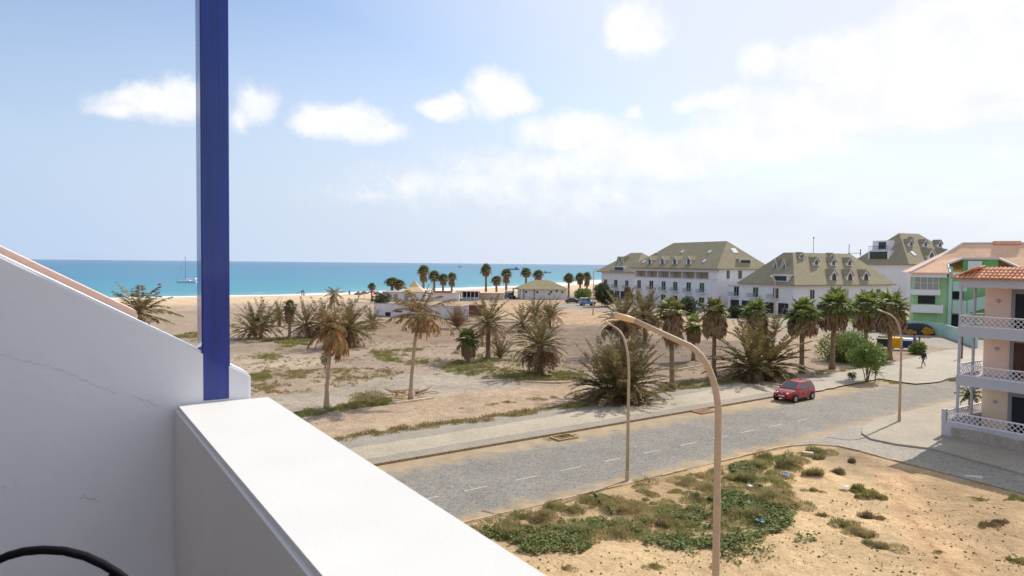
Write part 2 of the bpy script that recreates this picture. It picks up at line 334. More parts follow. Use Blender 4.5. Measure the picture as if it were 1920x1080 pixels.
    # wheel ruts in the lot
    for off in (0, 1.35):
        a = at(1630, 872); c = at(1790, 1075); ax = np.array([a.x, c.x]); ay = np.array([a.y, c.y]); d = np.array([ax[1] - ax[0], ay[1] - ay[0]]); d /= np.hypot(*d)
        q = (x - ax[0]) * -d[1] + (y - ay[0]) * d[0] - off + (fbm(x, y, .3, 5) - .5) * .5
        k = (np.exp(-(q / .16) ** 2) * .55 * (poly_sd(x, y, LOT) > .5))[:, None]; col = col * (1 - k) + np.array(S(188, 142, 102)) * k
    g_ = col @ np.array([.3, .6, .1]); lot_ = sstep(poly_sd(x, y, LOT), -.5, .5) + (sdv > -70) * (x < 60); ds = np.where(lot_ > .5, .12, .30)[:, None]; col = (g_[:, None] * ds + col * (1 - ds)) * np.where(lot_ > .5, .96, .87)[:, None]
    ca = o.data.color_attributes.new('soil', 'FLOAT_COLOR', 'POINT'); ca.data.foreach_set('color', np.concatenate([col, np.ones((len(V), 1))], 1).astype(np.float32).ravel())
build_ground()
def build_sea():
    ys = np.concatenate([np.array([-25000, -8000, -3000, -1200, -400, -100, 60]), np.arange(120, 420, 4.0), np.arange(420, 900, 20), np.array([950, 1100, 1400, 1900, 2600, 4000, 7000, 13000, 26000, 40000])])
    xs = np.concatenate([np.array([-40000, -20000, -9000, -4500, -2200, -1200, -700, -400]), np.arange(-300, 130, 5.0), np.array([150, 220, 350, 600, 1000, 2000, 4000, 8000, 20000, 40000])])
    X, Y = np.meshgrid(xs, ys); ny, nx = X.shape; sd = shore_dist(X, Y)
    V = np.stack([X, Y, np.full(X.shape, -2.0)], -1).reshape(-1, 3); I = np.arange(ny * nx).reshape(ny, nx)
    F = np.stack([I[:-1, :-1], I[:-1, 1:], I[1:, 1:], I[1:, :-1]], -1).reshape(-1, 4)
    m = bpy.data.materials.new("seawater"); m.use_nodes = True; nt = m.node_tree; N = nt.nodes; L = nt.links; b = N['Principled BSDF']
    b.inputs['Roughness'].default_value = .32; b.inputs['IOR'].default_value = 1.33; b.inputs['Specular IOR Level'].default_value = .22
    a = N.new('ShaderNodeAttribute'); a.attribute_name = 'offshore'; geo = N.new('ShaderNodeNewGeometry')
    mp = N.new('ShaderNodeMapping'); L.new(geo.outputs['Position'], mp.inputs[0]); mp.inputs['Rotation'].default_value = (0, 0, -.75); mp.inputs['Scale'].default_value = (.25, 1, 1)
    def noise(sc, det):
        n = N.new('ShaderNodeTexNoise'); n.inputs['Scale'].default_value = sc; n.inputs['Detail'].default_value = det; n.inputs['Roughness'].default_value = .6; L.new(mp.outputs[0], n.inputs['Vector']); return n.outputs['Fac']
    def mad(x, k, c):
        n = N.new('ShaderNodeMath'); n.operation = 'MULTIPLY_ADD'
        for i, v in enumerate((x, k, c)):
            if isinstance(v, (int, float)): n.inputs[i].default_value = v
            else: L.new(v, n.inputs[i])
        return n.outputs[0]
    # depth tint: log-like ramp of distance off the beach, disturbed by streaks
    lg = N.new('ShaderNodeMath'); lg.operation = 'LOGARITHM'; mx0 = N.new('ShaderNodeMath'); mx0.operation = 'MAXIMUM'; L.new(a.outputs['Fac'], mx0.inputs[0]); mx0.inputs[1].default_value = 1
    L.new(mx0.outputs[0], lg.inputs[0]); lg.inputs[1].default_value = 10
    t = mad(noise(.012, 5), .55, mad(lg.outputs[0], 1, -.27)); t = mad(t, .25, 0)
    cr = N.new('ShaderNodeValToRGB'); L.new(t, cr.inputs[0]); e = cr.color_ramp.elements
    stops = [(.0, S(160, 190, 190)), (.25, S(112, 164, 168)), (.36, S(66, 142, 150)), (.47, S(48, 132, 150)), (.62, S(44, 120, 148)), (.78, S(54, 112, 144)), (.95, S(84, 122, 150))]
    e[0].position, e[0].color = stops[0][0], (*stops[0][1], 1); e[1].position, e[1].color = stops[-1][0], (*stops[-1][1], 1)
    for p, c in stops[1:-1]: q = e.new(p); q.color = (*c, 1)
    # surf: broken white lines near the beach
    s1 = mad(noise(.09, 6), 26, a.outputs['Fac']); fo = N.new('ShaderNodeMapRange'); L.new(s1, fo.inputs[0]); fo.inputs[1].default_value = 27; fo.inputs[2].default_value = 35; fo.inputs[3].default_value = 1; fo.inputs[4].default_value = 0
    s2 = mad(noise(.05, 5), 40, a.outputs['Fac']); w2 = N.new('ShaderNodeMath'); w2.operation = 'PINGPONG'; L.new(s2, w2.inputs[0]); w2.inputs[1].default_value = 14
    r2 = N.new('ShaderNodeMapRange'); L.new(w2.outputs[0], r2.inputs[0]); r2.inputs[1].default_value = 0; r2.inputs[2].default_value = 1.6; r2.inputs[3].default_value = .8; r2.inputs[4].default_value = 0
    lim = N.new('ShaderNodeMapRange'); L.new(a.outputs['Fac'], lim.inputs[0]); lim.inputs[1].default_value = 18; lim.inputs[2].default_value = 46; lim.inputs[3].default_value = 1; lim.inputs[4].default_value = 0
    m2 = N.new('ShaderNodeMath'); m2.operation = 'MULTIPLY'; L.new(r2.outputs[0], m2.inputs[0]); L.new(lim.outputs[0], m2.inputs[1])
    mm = N.new('ShaderNodeMath'); mm.operation = 'MAXIMUM'; L.new(fo.outputs[0], mm.inputs[0]); L.new(m2.outputs[0], mm.inputs[1])
    mx = N.new('ShaderNodeMix'); mx.data_type = 'RGBA'; L.new(mm.outputs[0], mx.inputs[0]); L.new(cr.outputs[0], mx.inputs[6]); mx.inputs[7].default_value = (.78, .8, .8, 1)
    L.new(mx.outputs[2], b.inputs['Base Color'])
    bp = N.new('ShaderNodeBump'); bp.inputs['Strength'].default_value = .5; bp.inputs['Distance'].default_value = .5; L.new(noise(.45, 6), bp.inputs['Height']); L.new(bp.outputs[0], b.inputs['Normal'])
    o = npobj("sea", V, F, m, smooth=True); struct(o)
    at_ = o.data.attributes.new('offshore', 'FLOAT', 'POINT'); at_.data.foreach_set('value', sd.ravel().astype(np.float32))
build_sea()
def pave_mat(name, c1, c2, cell=.16, sand=S(205, 172, 128), edge=None, patch=.5):
    """small paving setts with sand lying in the joints and drifts along the edges"""
    m = bpy.data.materials.new(name); m.use_nodes = True; nt = m.node_tree; N = nt.nodes; L = nt.links; b = N['Principled BSDF']
    b.inputs['Roughness'].default_value = .85; b.inputs['Specular IOR Level'].default_value = .2; geo = N.new('ShaderNodeNewGeometry')
    vo = N.new('ShaderNodeTexVoronoi'); vo.inputs['Scale'].default_value = 1 / cell; L.new(geo.outputs['Position'], vo.inputs['Vector'])
    bw = N.new('ShaderNodeSeparateColor'); L.new(vo.outputs['Color'], bw.inputs[0])
    mx = N.new('ShaderNodeMix'); mx.data_type = 'RGBA'; L.new(bw.outputs[0], mx.inputs[0]); mx.inputs[6].default_value = (*c1, 1); mx.inputs[7].default_value = (*c2, 1)
    jn = N.new('ShaderNodeMapRange'); L.new(vo.outputs['Distance'], jn.inputs[0]); jn.inputs[1].default_value = .42; jn.inputs[2].default_value = .7; jn.inputs[3].default_value = 0; jn.inputs[4].default_value = .55
    def noise(sc, det, lo, hi, a, bb):
        n = N.new('ShaderNodeTexNoise'); n.inputs['Scale'].default_value = sc; n.inputs['Detail'].default_value = det; n.inputs['Roughness'].default_value = .65; L.new(geo.outputs['Position'], n.inputs['Vector'])
        r = N.new('ShaderNodeMapRange'); L.new(n.outputs['Fac'], r.inputs[0]); r.inputs[1].default_value = lo; r.inputs[2].default_value = hi; r.inputs[3].default_value = a; r.inputs[4].default_value = bb; return r.outputs[0]
    def op(o_, a, b_):
        n = N.new('ShaderNodeMath'); n.operation = o_; n.use_clamp = True
        for i, v in enumerate((a, b_)):
            if isinstance(v, (int, float)): n.inputs[i].default_value = v
            else: L.new(v, n.inputs[i])
        return n.outputs[0]
    f = op('MAXIMUM', jn.outputs[0], noise(.35, 6, .45, .75, 0, patch))
    if edge:
        at_ = N.new('ShaderNodeAttribute'); at_.attribute_name = 'drift'
        dr = N.new('ShaderNodeMath'); dr.operation = 'ADD'; L.new(at_.outputs['Fac'], dr.inputs[0]); L.new(noise(.8, 7, .25, .75, -.42, .42), dr.inputs[1])
        rr = N.new('ShaderNodeMapRange'); L.new(dr.outputs[0], rr.inputs[0]); rr.inputs[1].default_value = .2; rr.inputs[2].default_value = .85; f = op('MAXIMUM', f, rr.outputs[0])
    m2 = N.new('ShaderNodeMix'); m2.data_type = 'RGBA'; L.new(f, m2.inputs[0]); L.new(mx.outputs[2], m2.inputs[6])
    sc_ = N.new('ShaderNodeVectorMath'); sc_.operation = 'SCALE'; sc_.inputs[0].default_value = sand; L.new(noise(1.1, 5, .3, .7, .8, 1.08), sc_.inputs['Scale']); L.new(sc_.outputs[0], m2.inputs[7])
    wv = N.new('ShaderNodeVectorMath'); wv.operation = 'SCALE'; L.new(m2.outputs[2], wv.inputs[0]); L.new(op('MULTIPLY', noise(.28, 7, .3, .7, .8, 1.0), noise(.06, 4, .35, .65, .88, 1.0)), wv.inputs['Scale']); L.new(wv.outputs[0], b.inputs['Base Color'])
    bp = N.new('ShaderNodeBump'); bp.inputs['Strength'].default_value = .3; bp.inputs['Distance'].default_value = .02; bp.invert = True; L.new(vo.outputs['Distance'], bp.inputs['Height']); L.new(bp.outputs[0], b.inputs['Normal'])
    return m
def strip(name, m, s0, s1, n0, n1, z, ds=1.5, nn=14, drift=None, jit=(0, 0)):
    S_ = np.arange(s0, s1 + .01, ds); T = np.linspace(0, 1, nn); V = []; D = []
    for s in S_:
        a = n0 + jit[0] * (fbm(np.array([s]), np.array([1.0]), .5, 61)[0] - .5); c = n1 + jit[1] * (fbm(np.array([s]), np.array([9.0]), .5, 62)[0] - .5)
        for t in T:
            n = a + (c - a) * t; V.append(sn(s, n, z)); D.append(drift(s, n) if drift else 0)
    k = len(T); F = [(i * k + j, (i + 1) * k + j, (i + 1) * k + j + 1, i * k + j + 1) for i in range(len(S_) - 1) for j in range(k - 1)]
    o = npobj(name, np.array([tuple(v) for v in V]), np.array(F)[:, ::-1] if False else np.array(F), m); struct(o)
    a = o.data.attributes.new('drift', 'FLOAT', 'POINT'); a.data.foreach_set('value', np.array(D, np.float32)); return o
N0, NC, NK, NW = 23.85, 27.05, 33.0, 38.8      # near edge, centre line, far kerb, far edge of the pavement
road_m = pave_mat("road_setts", S(98, 101, 102), S(146, 147, 144), .08, sand=S(180, 158, 128), edge=True, patch=.14)
def road_drift(s, n):
    far = 1 - max(0, min(1, (NK - n) / 3.4)); near = 1 - max(0, min(1, (n - N0) / 1.6))
    return max(far * 1.3 - .06, near * .95) + .25 * max(0, (s - 38) / 20)
strip("road", road_m, -45, 130, N0 - .25, NK - .1, .02, drift=road_drift, jit=(.5, 0))
walk_m = pave_mat("pavement_setts", S(138, 135, 128), S(166, 161, 152), .1, sand=S(180, 158, 126), patch=.3)
stripe_m = pave_mat("pavement_pale_stripe", S(176, 165, 146), S(194, 184, 166), .14, sand=S(184, 164, 134), patch=.3)
mb = MB()
pts_f = []; s = -45
while s <= 52: pts_f.append((s, NW + (fbm(np.array([s * 1.0]), np.array([3.0]), .6, 77)[0] - .5) * .7)); s += .5
poly = [sn(-45, NK).xy] + [sn(52, NK).xy] + [sn(a, b).xy for a, b in reversed(pts_f)]
mb.prism(poly, -.3, .12); struct(mb.build("pavement", walk_m))
mb = MB(); a = []; b_ = []; s = -45
while s <= 60:
    j = fbm(np.array([s * 1.0]), np.array([7.0]), .7, 71)[0] - .5; j2 = fbm(np.array([s * 1.0]), np.array([2.0]), .7, 72)[0] - .5
    a.append(sn(s, 34.1 + j * .35).xy); b_.append(sn(s, 36.3 + max(0, s - 12) * .035 + j2 * .5).xy); s += .5
for i in range(len(a) - 1): mb.add([(*a[i], .124), (*a[i + 1], .124), (*b_[i + 1], .124), (*b_[i], .124)], [(0, 1, 2, 3)])
struct(mb.build("pavement_stripe", stripe_m))
kerb_m = mat("kerb_concrete", S(150, 128, 105), .9, .2, 3, .3, 30)
mb = MB(); s = -45
while s < 46: mb.obox if False else None; p = sn(s + .02, NK - .06); q = sn(s + .98, NK - .06); mb.bar((p.x, p.y, .055), (q.x, q.y, .055), .1, .19); s += 1.0
struct(mb.build("kerb", kerb_m))
# near kerb round the sandy lot
kp = [at(x, y) for x, y in ((1400, 855), (1450, 842.5), (1485, 836.5), (1525, 833.5), (1571, 837), (1614, 847), (1677, 864), (1780, 890), (1990, 944), (2300, 1040))]
mb = MB(); s = -20
pth = [sn(x, N0 - .12) for x in range(-22, 15)] + kp[1:]
rk = random.Random(12)
for p, q in zip(pth[:-1], pth[1:]):
    n_ = max(1, int((q - p).length / .9))
    for i in range(n_):
        if rk.random() < .3: continue
        a_, b_ = p.lerp(q, i / n_), p.lerp(q, (i + .97) / n_); h_ = rk.uniform(-.02, .012); mb.bar((a_.x, a_.y, .02 + h_), (b_.x, b_.y, .02 + h_ + rk.uniform(-.01, .01)), .1, .1)
struct(mb.build("lot_kerb", mat("lot_kerb_concrete", S(190, 160, 125), .9, .2, 3, .3, 30)))
def sheet(name, pts, z, m, thick=0, jit=.12):
    """a paving sheet with slightly ragged outline"""
    P = [at(x, y) if not isinstance(x, Vector) else x for x, y in pts]; out = []
    for i, p in enumerate(P):
        q = P[(i + 1) % len(P)]; n = max(1, int((q - p).length / .8))
        for k in range(min(n, 80)):
            r = p.lerp(q, k / n); out.append((r.x + random.uniform(-jit, jit), r.y + random.uniform(-jit, jit)))
    mb = MB()
    if thick: mb.prism(out, z - thick, z)
    else: mb.add([(x, y, z) for x, y in out], [tuple(range(len(out)))])
    return struct(mb.build(name, m))
plaza_m = pave_mat("plaza_setts", S(168, 162, 150), S(190, 183, 170), .14, sand=S(184, 164, 134), patch=.4)
sheet("plaza", [(1500, 716), (1560, 702), (1640, 690), (1698, 676), (1752, 662), (1800, 655), (2100, 668), (2200, 720), (1900, 701), (1790, 710), (1750, 720), (1715, 722), (1680, 717), (1650, 712), (1600, 722), (1530, 736)], .128, plaza_m)
far_road_m = pave_mat("far_road_setts", S(138, 135, 130), S(166, 160, 152), .2, sand=S(180, 158, 126), patch=.4)
sheet("far_road", [(1040, 569), (1090, 571), (1250, 579), (1400, 592), (1560, 607), (1690, 624), (1810, 636), (2100, 652), (2100, 664), (1760, 653), (1650, 637), (1540, 622), (1430, 606), (1240, 588), (1090, 581), (1030, 577)], .016, far_road_m)
side_m = pave_mat("side_street_setts", S(136, 133, 128), S(176, 171, 162), .1, sand=S(182, 160, 128), edge=False, patch=.35)
sheet("side_street", [(1440, 846), (1500, 830), (1600, 800), (1690, 780), (1790, 752), (2200, 790), (2500, 1200), (2300, 1042), (1990, 945), (1780, 891), (1677, 865), (1614, 848), (1571, 838), (1525, 834), (1485, 838)], .024, side_m, 0, .04)
sheet("corner_pavement", [(1690, 777), (1640, 790), (1618, 803), (1616, 815), (1632, 826), (1680, 836), (1745, 844), (1850, 873), (2050, 930), (2300, 930), (2200, 790), (1800, 752)], .13, pave_mat("corner_setts", S(164, 156, 142), S(184, 174, 158), .12, sand=S(182, 164, 136), patch=.5), .2, .03)
# drift-dulled centre dashes
dash_m = mat("road_paint", S(182, 176, 160), .8, .25, 9)
mb = MB()
for d in ((800, 939), (900, 921), (994, 901), (1078, 882), (1156, 865.5), (1229, 849.5), (1298, 835), (1358, 822), (1414, 812), (1465, 800.5), (1513, 789.5)):
    p = at(*d); s = p.dot(U); k = random.uniform(.55, .75)
    mb.add([sn(s - k, NC - .05, .026), sn(s + k, NC - .05, .026), sn(s + k, NC + .04, .026), sn(s - k, NC + .04, .026)], [(0, 1, 2, 3)])
struct(mb.build("road_markings", dash_m))
# ---------------------------------------------------------------- the balcony we stand on
PD = Vector((-0.551, 0.8345, 0)); PB = Vector((0.8345, 0.551, 0))       # along the parapet, outward
ZP = 10.0
CI = at(326, 760, ZP); CO = CI + PB * 0.326
wall_paint = mat("white_plaster", (.61, .605, .59), .9, .03, .9, .03, 90, var2=.02, scale2=5)
def plaster_with_marks():
    m = mat("grey_white_plaster", (.80, .805, .83), .92, .04, 1.0, .04, 30, var2=.02, scale2=3)
    nt = m.node_tree; N = nt.nodes; L = nt.links; b = N['Principled BSDF']; src = b.inputs['Base Color'].links[0].from_socket
    geo = N.new('ShaderNodeNewGeometry'); n = N.new('ShaderNodeTexNoise'); n.inputs['Scale'].default_value = 1.6; n.inputs['Detail'].default_value = 8; L.new(geo.outputs['Position'], n.inputs['Vector'])
    r = N.new('ShaderNodeMapRange'); L.new(n.outputs['Fac'], r.inputs[0]); r.inputs[1].default_value = .62; r.inputs[2].default_value = .72; r.inputs[4].default_value = .22
    mx = N.new('ShaderNodeMix'); mx.data_type = 'RGBA'; L.new(r.outputs[0], mx.inputs[0]); L.new(src, mx.inputs[6]); mx.inputs[7].default_value = (.42, .42, .43, 1); L.new(mx.outputs[2], b.inputs['Base Color'])
    return m
marked = plaster_with_marks()
LN = 9.0
mb = MB(); a = CI; q = CI - PD * LN
def pbox(mb, p, d1, l1, d2, l2, z0, z1):
    vs = [];
    for z in (z0, z1):
        for i, j in ((0, 0), (1, 0), (1, 1), (0, 1)): v = p + d1 * (l1 * i) + d2 * (l2 * j); vs.append((v.x, v.y, z))
    return mb.add(vs, [(3, 2, 1, 0), (4, 5, 6, 7), (0, 1, 5, 4), (1, 2, 6, 5), (2, 3, 7, 6), (3, 0, 4, 7)])
pbox(mb, CI, -PD, LN, PB, .326, 8.9, ZP)
tag(mb.build("balcony_parapet", wall_paint, bevel=.012), "thick white plastered balcony parapet with broad sunlit top", "parapet wall")
# sloped partition at the far end: profile in (distance along PB from CI, z)
def zline(px, py):                      # point of the partition face seen at this pixel
    d = ray(px, py); nrm = PD; t = (CI.dot(nrm)) / d.dot(nrm) 
    p = Vector((d.x * t, d.y * t, CAMZ + d.z * t)); return ((p - CI).dot(PB), p.z)
s0, z0 = zline(0, 478); s1, z1 = zline(376, 656.5); sl_ = (z1 - z0) / (s1 - s0)
s2, z2 = zline(471, 702); sF = -3.2
prof = [(sF, 8.9), (s2, 8.9), (s2, z1 + sl_ * (s2 - s1)), (sF, z1 + sl_ * (sF - s1))]
mb = MB(); mb.extr([(*(CI + PB * s).xy, z) for s, z in prof], PD * .16)
part_w = tag(mb.build("partition_wall", marked, bevel=.008), "white plaster balcony partition with sloping top, cracked and in shade", "wall")
def crack(pts, w, jitter=.006):
    mb = MB(); P = []
    for (x, y), (x2, y2) in zip(pts[:-1], pts[1:]):
        for k in range(6):
            s, z = zline(x + (x2 - x) * k / 6, y + (y2 - y) * k / 6); P.append((s, z + random.uniform(-jitter, jitter)))
    for i in range(len(P) - 1):
        (a0, b0), (a1, b1) = P[i], P[i + 1]; wi = w * random.uniform(.5, 1.2)
        f = lambda s, z: tuple((CI + PB * s - PD * .0025).xy) + (z,)
        mb.add([f(a0, b0 - wi), f(a1, b1 - wi), f(a1, b1 + wi), f(a0, b0 + wi)], [(0, 1, 2, 3)])
    return mb
mb = crack([(0, 664), (30, 674), (70, 681), (110, 692), (150, 710), (190, 727), (225, 736)], .0007)
mb2 = crack([(250, 741), (280, 752), (300, 765)], .0009); mb.add(mb2.v, mb2.f)
for k in ((150, 930, 190, 942), (27, 905, 36, 918), (102, 530, 104, 545), (5, 910, 12, 916)):
    mb2 = crack([(k[0], k[1]), ((k[0] + k[2]) / 2, k[1] + 3), (k[2], k[3])], .0012); mb.add(mb2.v, mb2.f)
mb.build("crack", mat("crack_dirt", (.52, .515, .52), .95, .2, 20), part_w)
# pink neighbour partition a little beyond, its shaded face coloured paler to look sunlit
Q = CI + PD * .16
sp0, zp0 = zline(0, 460); sp1, zp1 = zline(248, 578)
mb = MB(); k = 1.0
f = lambda s, z, o: tuple((CI + PB * s + PD * o).xy) + (z,)
def zoff(px, py, o):
    d = ray(px, py); t = (CI.dot(PD) + o) / d.dot(PD); p = Vector((d.x * t, d.y * t, CAMZ + d.z * t)); return ((p - CI).dot(PB), p.z)
OB = .42
a0 = zoff(0, 460, OB); a1 = zoff(247.5, 578, OB); sl2 = (a1[1] - a0[1]) / (a1[0] - a0[0])
c1 = a1[0]; c0 = sF
poly = [(c0, 8.9), (c1, 8.9), (c1, a1[1]), (c0, a1[1] + sl2 * (c0 - a1[0]))]
mb.extr([f(s, z, OB) for s, z in poly], -PD * .18)
tag(mb.build("neighbour_wall", mat("pink_plaster", S(248, 212, 192), .9, .06, 2, .1, 50)), "pink plaster wall with sloping top behind the white partition", "wall")
# blue post on the corner
bp0 = at(379, 755, ZP)
blue = mat("blue_enamel", S(16, 48, 138), .2, .22, 1.2, .16, 2, spec=.4, coat=.5, stretch=(45, 45, 1.0), var2=.14, scale2=2)  # paler streaks in the colour stand in for reflections, beside the bump
PW = .094
mb = MB(); pbox(mb, bp0, PB, PW, PD, PW, ZP + .002, 13.2)
tag(mb.build("roof_post", blue, bevel=.004), "glossy dark blue square roof post standing on the white parapet", "post")
# the hotel itself: floor slab, facade behind, roof over the balcony
mb = MB(); o = CI - PB * 3.2; pbox(mb, o + PD * .0, -PD, LN, PB, 3.19, 8.72, 8.895)
ho = thing("hotel_building", "white plastered hotel front behind and below the balcony", "building", (0, 0, 0))
mb.build("balcony_floor", mat("floor_tiles", S(104, 92, 84), .6, .1, 3), ho)
mb = MB(); o2 = CI - PB * 3.5; pbox(mb, o2 + PD * .16, -PD, LN + .3, PB, .295, 0, 13.9)
o3 = CI - PB * 3.2; pbox(mb, o3 + PD * .1, -PD, LN, PB, 3.4, 0, 8.715)
mb.build("facade", mat("hotel_facade", S(168, 160, 158), .9, .05, 1, .1, 30), ho)
mb = MB(); o4 = bp0 + PB * .0; pbox(mb, o4, -PD, LN, PB, PW, 13.203, 13.4); 
for t in (0.0, 3.2, 6.4): pbox(mb, bp0 - PD * t - PB * 3.25, PD, PW, PB, 3.24, 13.21, 13.38)
mb.build("pergola_beam", blue, ho)
f0 = CI - PB * 3.2 - PD * 1.2  # unseen dark glass doors, added to cut the bounce onto the balcony walls
for t in range(3):
    mb = MB(); pbox(mb, f0 - PD * (2.5 * t), -PD, 2.3, PB, .02, 8.9, 11.5); d_ = mb.build("balcony_door", mat("added_dark_glass", (.03, .035, .045), .1, .1, 1, spec=.5), ho)
    mb = MB(); q_ = f0 - PD * (2.5 * t) + PB * .021
    for a in (0, 1.1, 2.22): pbox(mb, q_ - PD * a, -PD, .08, PB, .03, 8.9, 11.5)
    mb.build("added_door_frame", blue, d_)
# wicker chair below the frame edge: only the top rail of its back shows
black = mat("black_wicker", (.006, .006, .009), .7, .2, 40, .1, 200, spec=.12)
def chair():
    dep = 1.35
    pts = [(-60, 1085), (-20, 1058), (15, 1042), (45, 1034), (80, 1031), (120, 1033), (160, 1043), (195, 1059), (222, 1076), (245, 1094), (262, 1120)]
    P = [atY(x, y, dep + .02 * abs(x - 85) / 100) for x, y in pts]
    c = thing("wicker_chair", "black round backed wire chair against the shaded balcony wall", "chair", (P[4].x, P[4].y, 8.9))
    org = Vector((P[4].x, P[4].y, 8.9)); P = [p - org for p in P]
    MB().tube([tuple(p) for p in P], .0085, 10).build("back_rail", black, c, True)
    mb = MB()
    for k, dx in ((8, 0),):
        p = P[k]; mb.tube([tuple(p - Vector((.014 if k == 8 else 0, 0, .002))), (p.x * .92, p.y + .02, .62), (p.x * .8, p.y + .05, .44)], .0065 if k == 8 else .004, 8)
    mb.build("back_spindles", black, c, True)
    mb = MB(); mb.lathe([(.0, .42), (.2, .42), (.215, .435), (.2, .45), (.0, .45)], 28, (0, -.2, 0)); mb.build("seat", black, c, True)
    for a in (45, 135, 225, 315):
        x = .19 * math.cos(R(a)); y = .19 * math.sin(R(a)) - .2
        MB().tube([(x, y, .43), (x * 1.15, (y + .2) * 1.15 - .2, 0)], .011, 8).build("leg", black, c, True)
chair()
# ---------------------------------------------------------------- buildings
white_w = mat("white_render", S(222, 222, 226), .85, .05, .3, .1, 8, var2=.03, scale2=2)
roof_m = mat("olive_shingle", S(150, 141, 118), .95, .08, .5, .2, 6, spec=.05, var2=.06, scale2=5)
glass_m = mat("window_glass", (.02, .025, .03), .08, .2, 1, spec=.6)
dark_in = mat("dark_interior", (.025, .026, .03), .6, .3, 1)
frame_m = mat("pale_frame", S(200, 205, 205), .6, .05, 2)
shut_g = mat("green_door_paint", S(52, 84, 62), .5, .15, 2)
rail_m = mat("grey_railing", S(140, 148, 152), .5, .1, 4)
beige_w = mat("loggia_wall", S(188, 166, 140), .85, .08, .5)
def lface(face, s, z, o=0.0):           # point on a wall plane of a block: s along it, o outwards
    return (-o, s, z) if face == 'x' else (s, -o, z)
def pbx(mb, face, s0, s1, z0, z1, o0, o1):
    if face == 'x': return mb.box(-o1, -o0, s0, s1, z0, z1)
    return mb.box(s0, s1, -o1, -o0, z0, z1)
def window(par, face, s, z, w, h, pane=None, name='window', off=0.0, mull=True, label=None):
    mb = MB(); t = .09
    pbx(mb, face, s - w / 2 - t, s - w / 2, z, z + h, off, off + .07); pbx(mb, face, s + w / 2, s + w / 2 + t, z, z + h, off, off + .07)
    pbx(mb, face, s - w / 2 - t, s + w / 2 + t, z + h, z + h + t, off, off + .07); pbx(mb, face, s - w / 2 - t, s + w / 2 + t, z - t, z, off, off + .09)
    if mull: pbx(mb, face, s - .04, s + .04, z, z + h, off + .022, off + .06)
    f = mb.build(name, frame_m, par)
    if label: f['label'] = label
    m2 = MB(); pbx(m2, face, s - w / 2, s + w / 2, z, z + h, off - .05, off + .02); m2.build('pane', pane or glass_m, f)
    return f
def balcony(par, face, s, z, w, d=.9, solid=False, m=None):
    mb = MB(); pbx(mb, face, s - w / 2, s + w / 2, z - .16, z, .003, d)
    b = mb.build('balcony', m or white_w, par); r = MB(); h = .95
    if solid:
        pbx(r, face, s - w / 2, s + w / 2, z + .002, z + h, d - .1, d); pbx(r, face, s - w / 2, s - w / 2 + .1, z + .002, z + h, .003, d - .102); pbx(r, face, s + w / 2 - .1, s + w / 2, z + .002, z + h, .003, d - .102)
        r.build('parapet', m or white_w, b)
    else:
        pbx(r, face, s - w / 2, s + w / 2, z + h - .05, z + h, d - .05, d); pbx(r, face, s - w / 2, s + w / 2, z + .06, z + .1, d - .05, d)
        n = int(w / .14)
        for i in range(n + 1): x = s - w / 2 + .02 + (w - .04) * i / n; pbx(r, face, x - .018, x + .018, z + .1, z + h - .05, d - .04, d - .01)
        for x in (s - w / 2, s + w / 2 - .05): pbx(r, face, x, x + .05, z + h - .05, z + h, .003, d - .052); pbx(r, face, x, x + .05, z + .0, z + .05, .003, d - .052)
        r.build('railing', rail_m, b)
    return b
def hip_roof(par, Lx, Ly, ze, zr, o=.7, th=.22, arm=None, m=None, ridge=None, name='roof', L=True):
    """L shaped hip roof (arm = width of each wing) or a plain hip roof with its ridge along y or x"""
    mb = MB()
    if arm:
        w = arm
        e = [(-o, -o), (Lx + o, -o), (Lx + o, w + o), (w + o, w + o), (w + o, Ly + o), (-o, Ly + o)]
        r0 = (w / 2, w / 2, zr); ra = (Lx - w / 2 * .9, w / 2, zr); rb = (w / 2, Ly - w / 2 * .9, zr)
        E = [(x, y, ze) for x, y in e]; B = [(x, y, ze - th) for x, y in e]
        mb.add(E + B + [r0, ra, rb], [(0, 1, 13, 12), (1, 2, 13), (2, 3, 12, 13), (3, 4, 14, 12), (4, 5, 14), (5, 0, 12, 14), (11, 10, 9, 8, 7, 6)] + [((i + 1) % 6, i, 6 + i, 6 + (i + 1) % 6) for i in range(6)])
    else:
        e = [(-o, -o), (Lx + o, -o), (Lx + o, Ly + o), (-o, Ly + o)]
        (x0, y0), (x1, y1) = ridge
        E = [(x, y, ze) for x, y in e]; B = [(x, y, ze - th) for x, y in e]; Rr = [(x0, y0, zr), (x1, y1, zr)]
        if abs(y1 - y0) > abs(x1 - x0): fs = [(0, 1, 8), (1, 2, 9, 8), (2, 3, 9), (3, 0, 8, 9)]
        else: fs = [(0, 1, 9, 8), (1, 2, 9), (2, 3, 8, 9), (3, 0, 8)]
        mb.add(E + B + Rr, fs + [(7, 6, 5, 4)] + [((i + 1) % 4, i, 4 + i, 4 + (i + 1) % 4) for i in range(4)])
    return mb.build(name, m or roof_m, par)
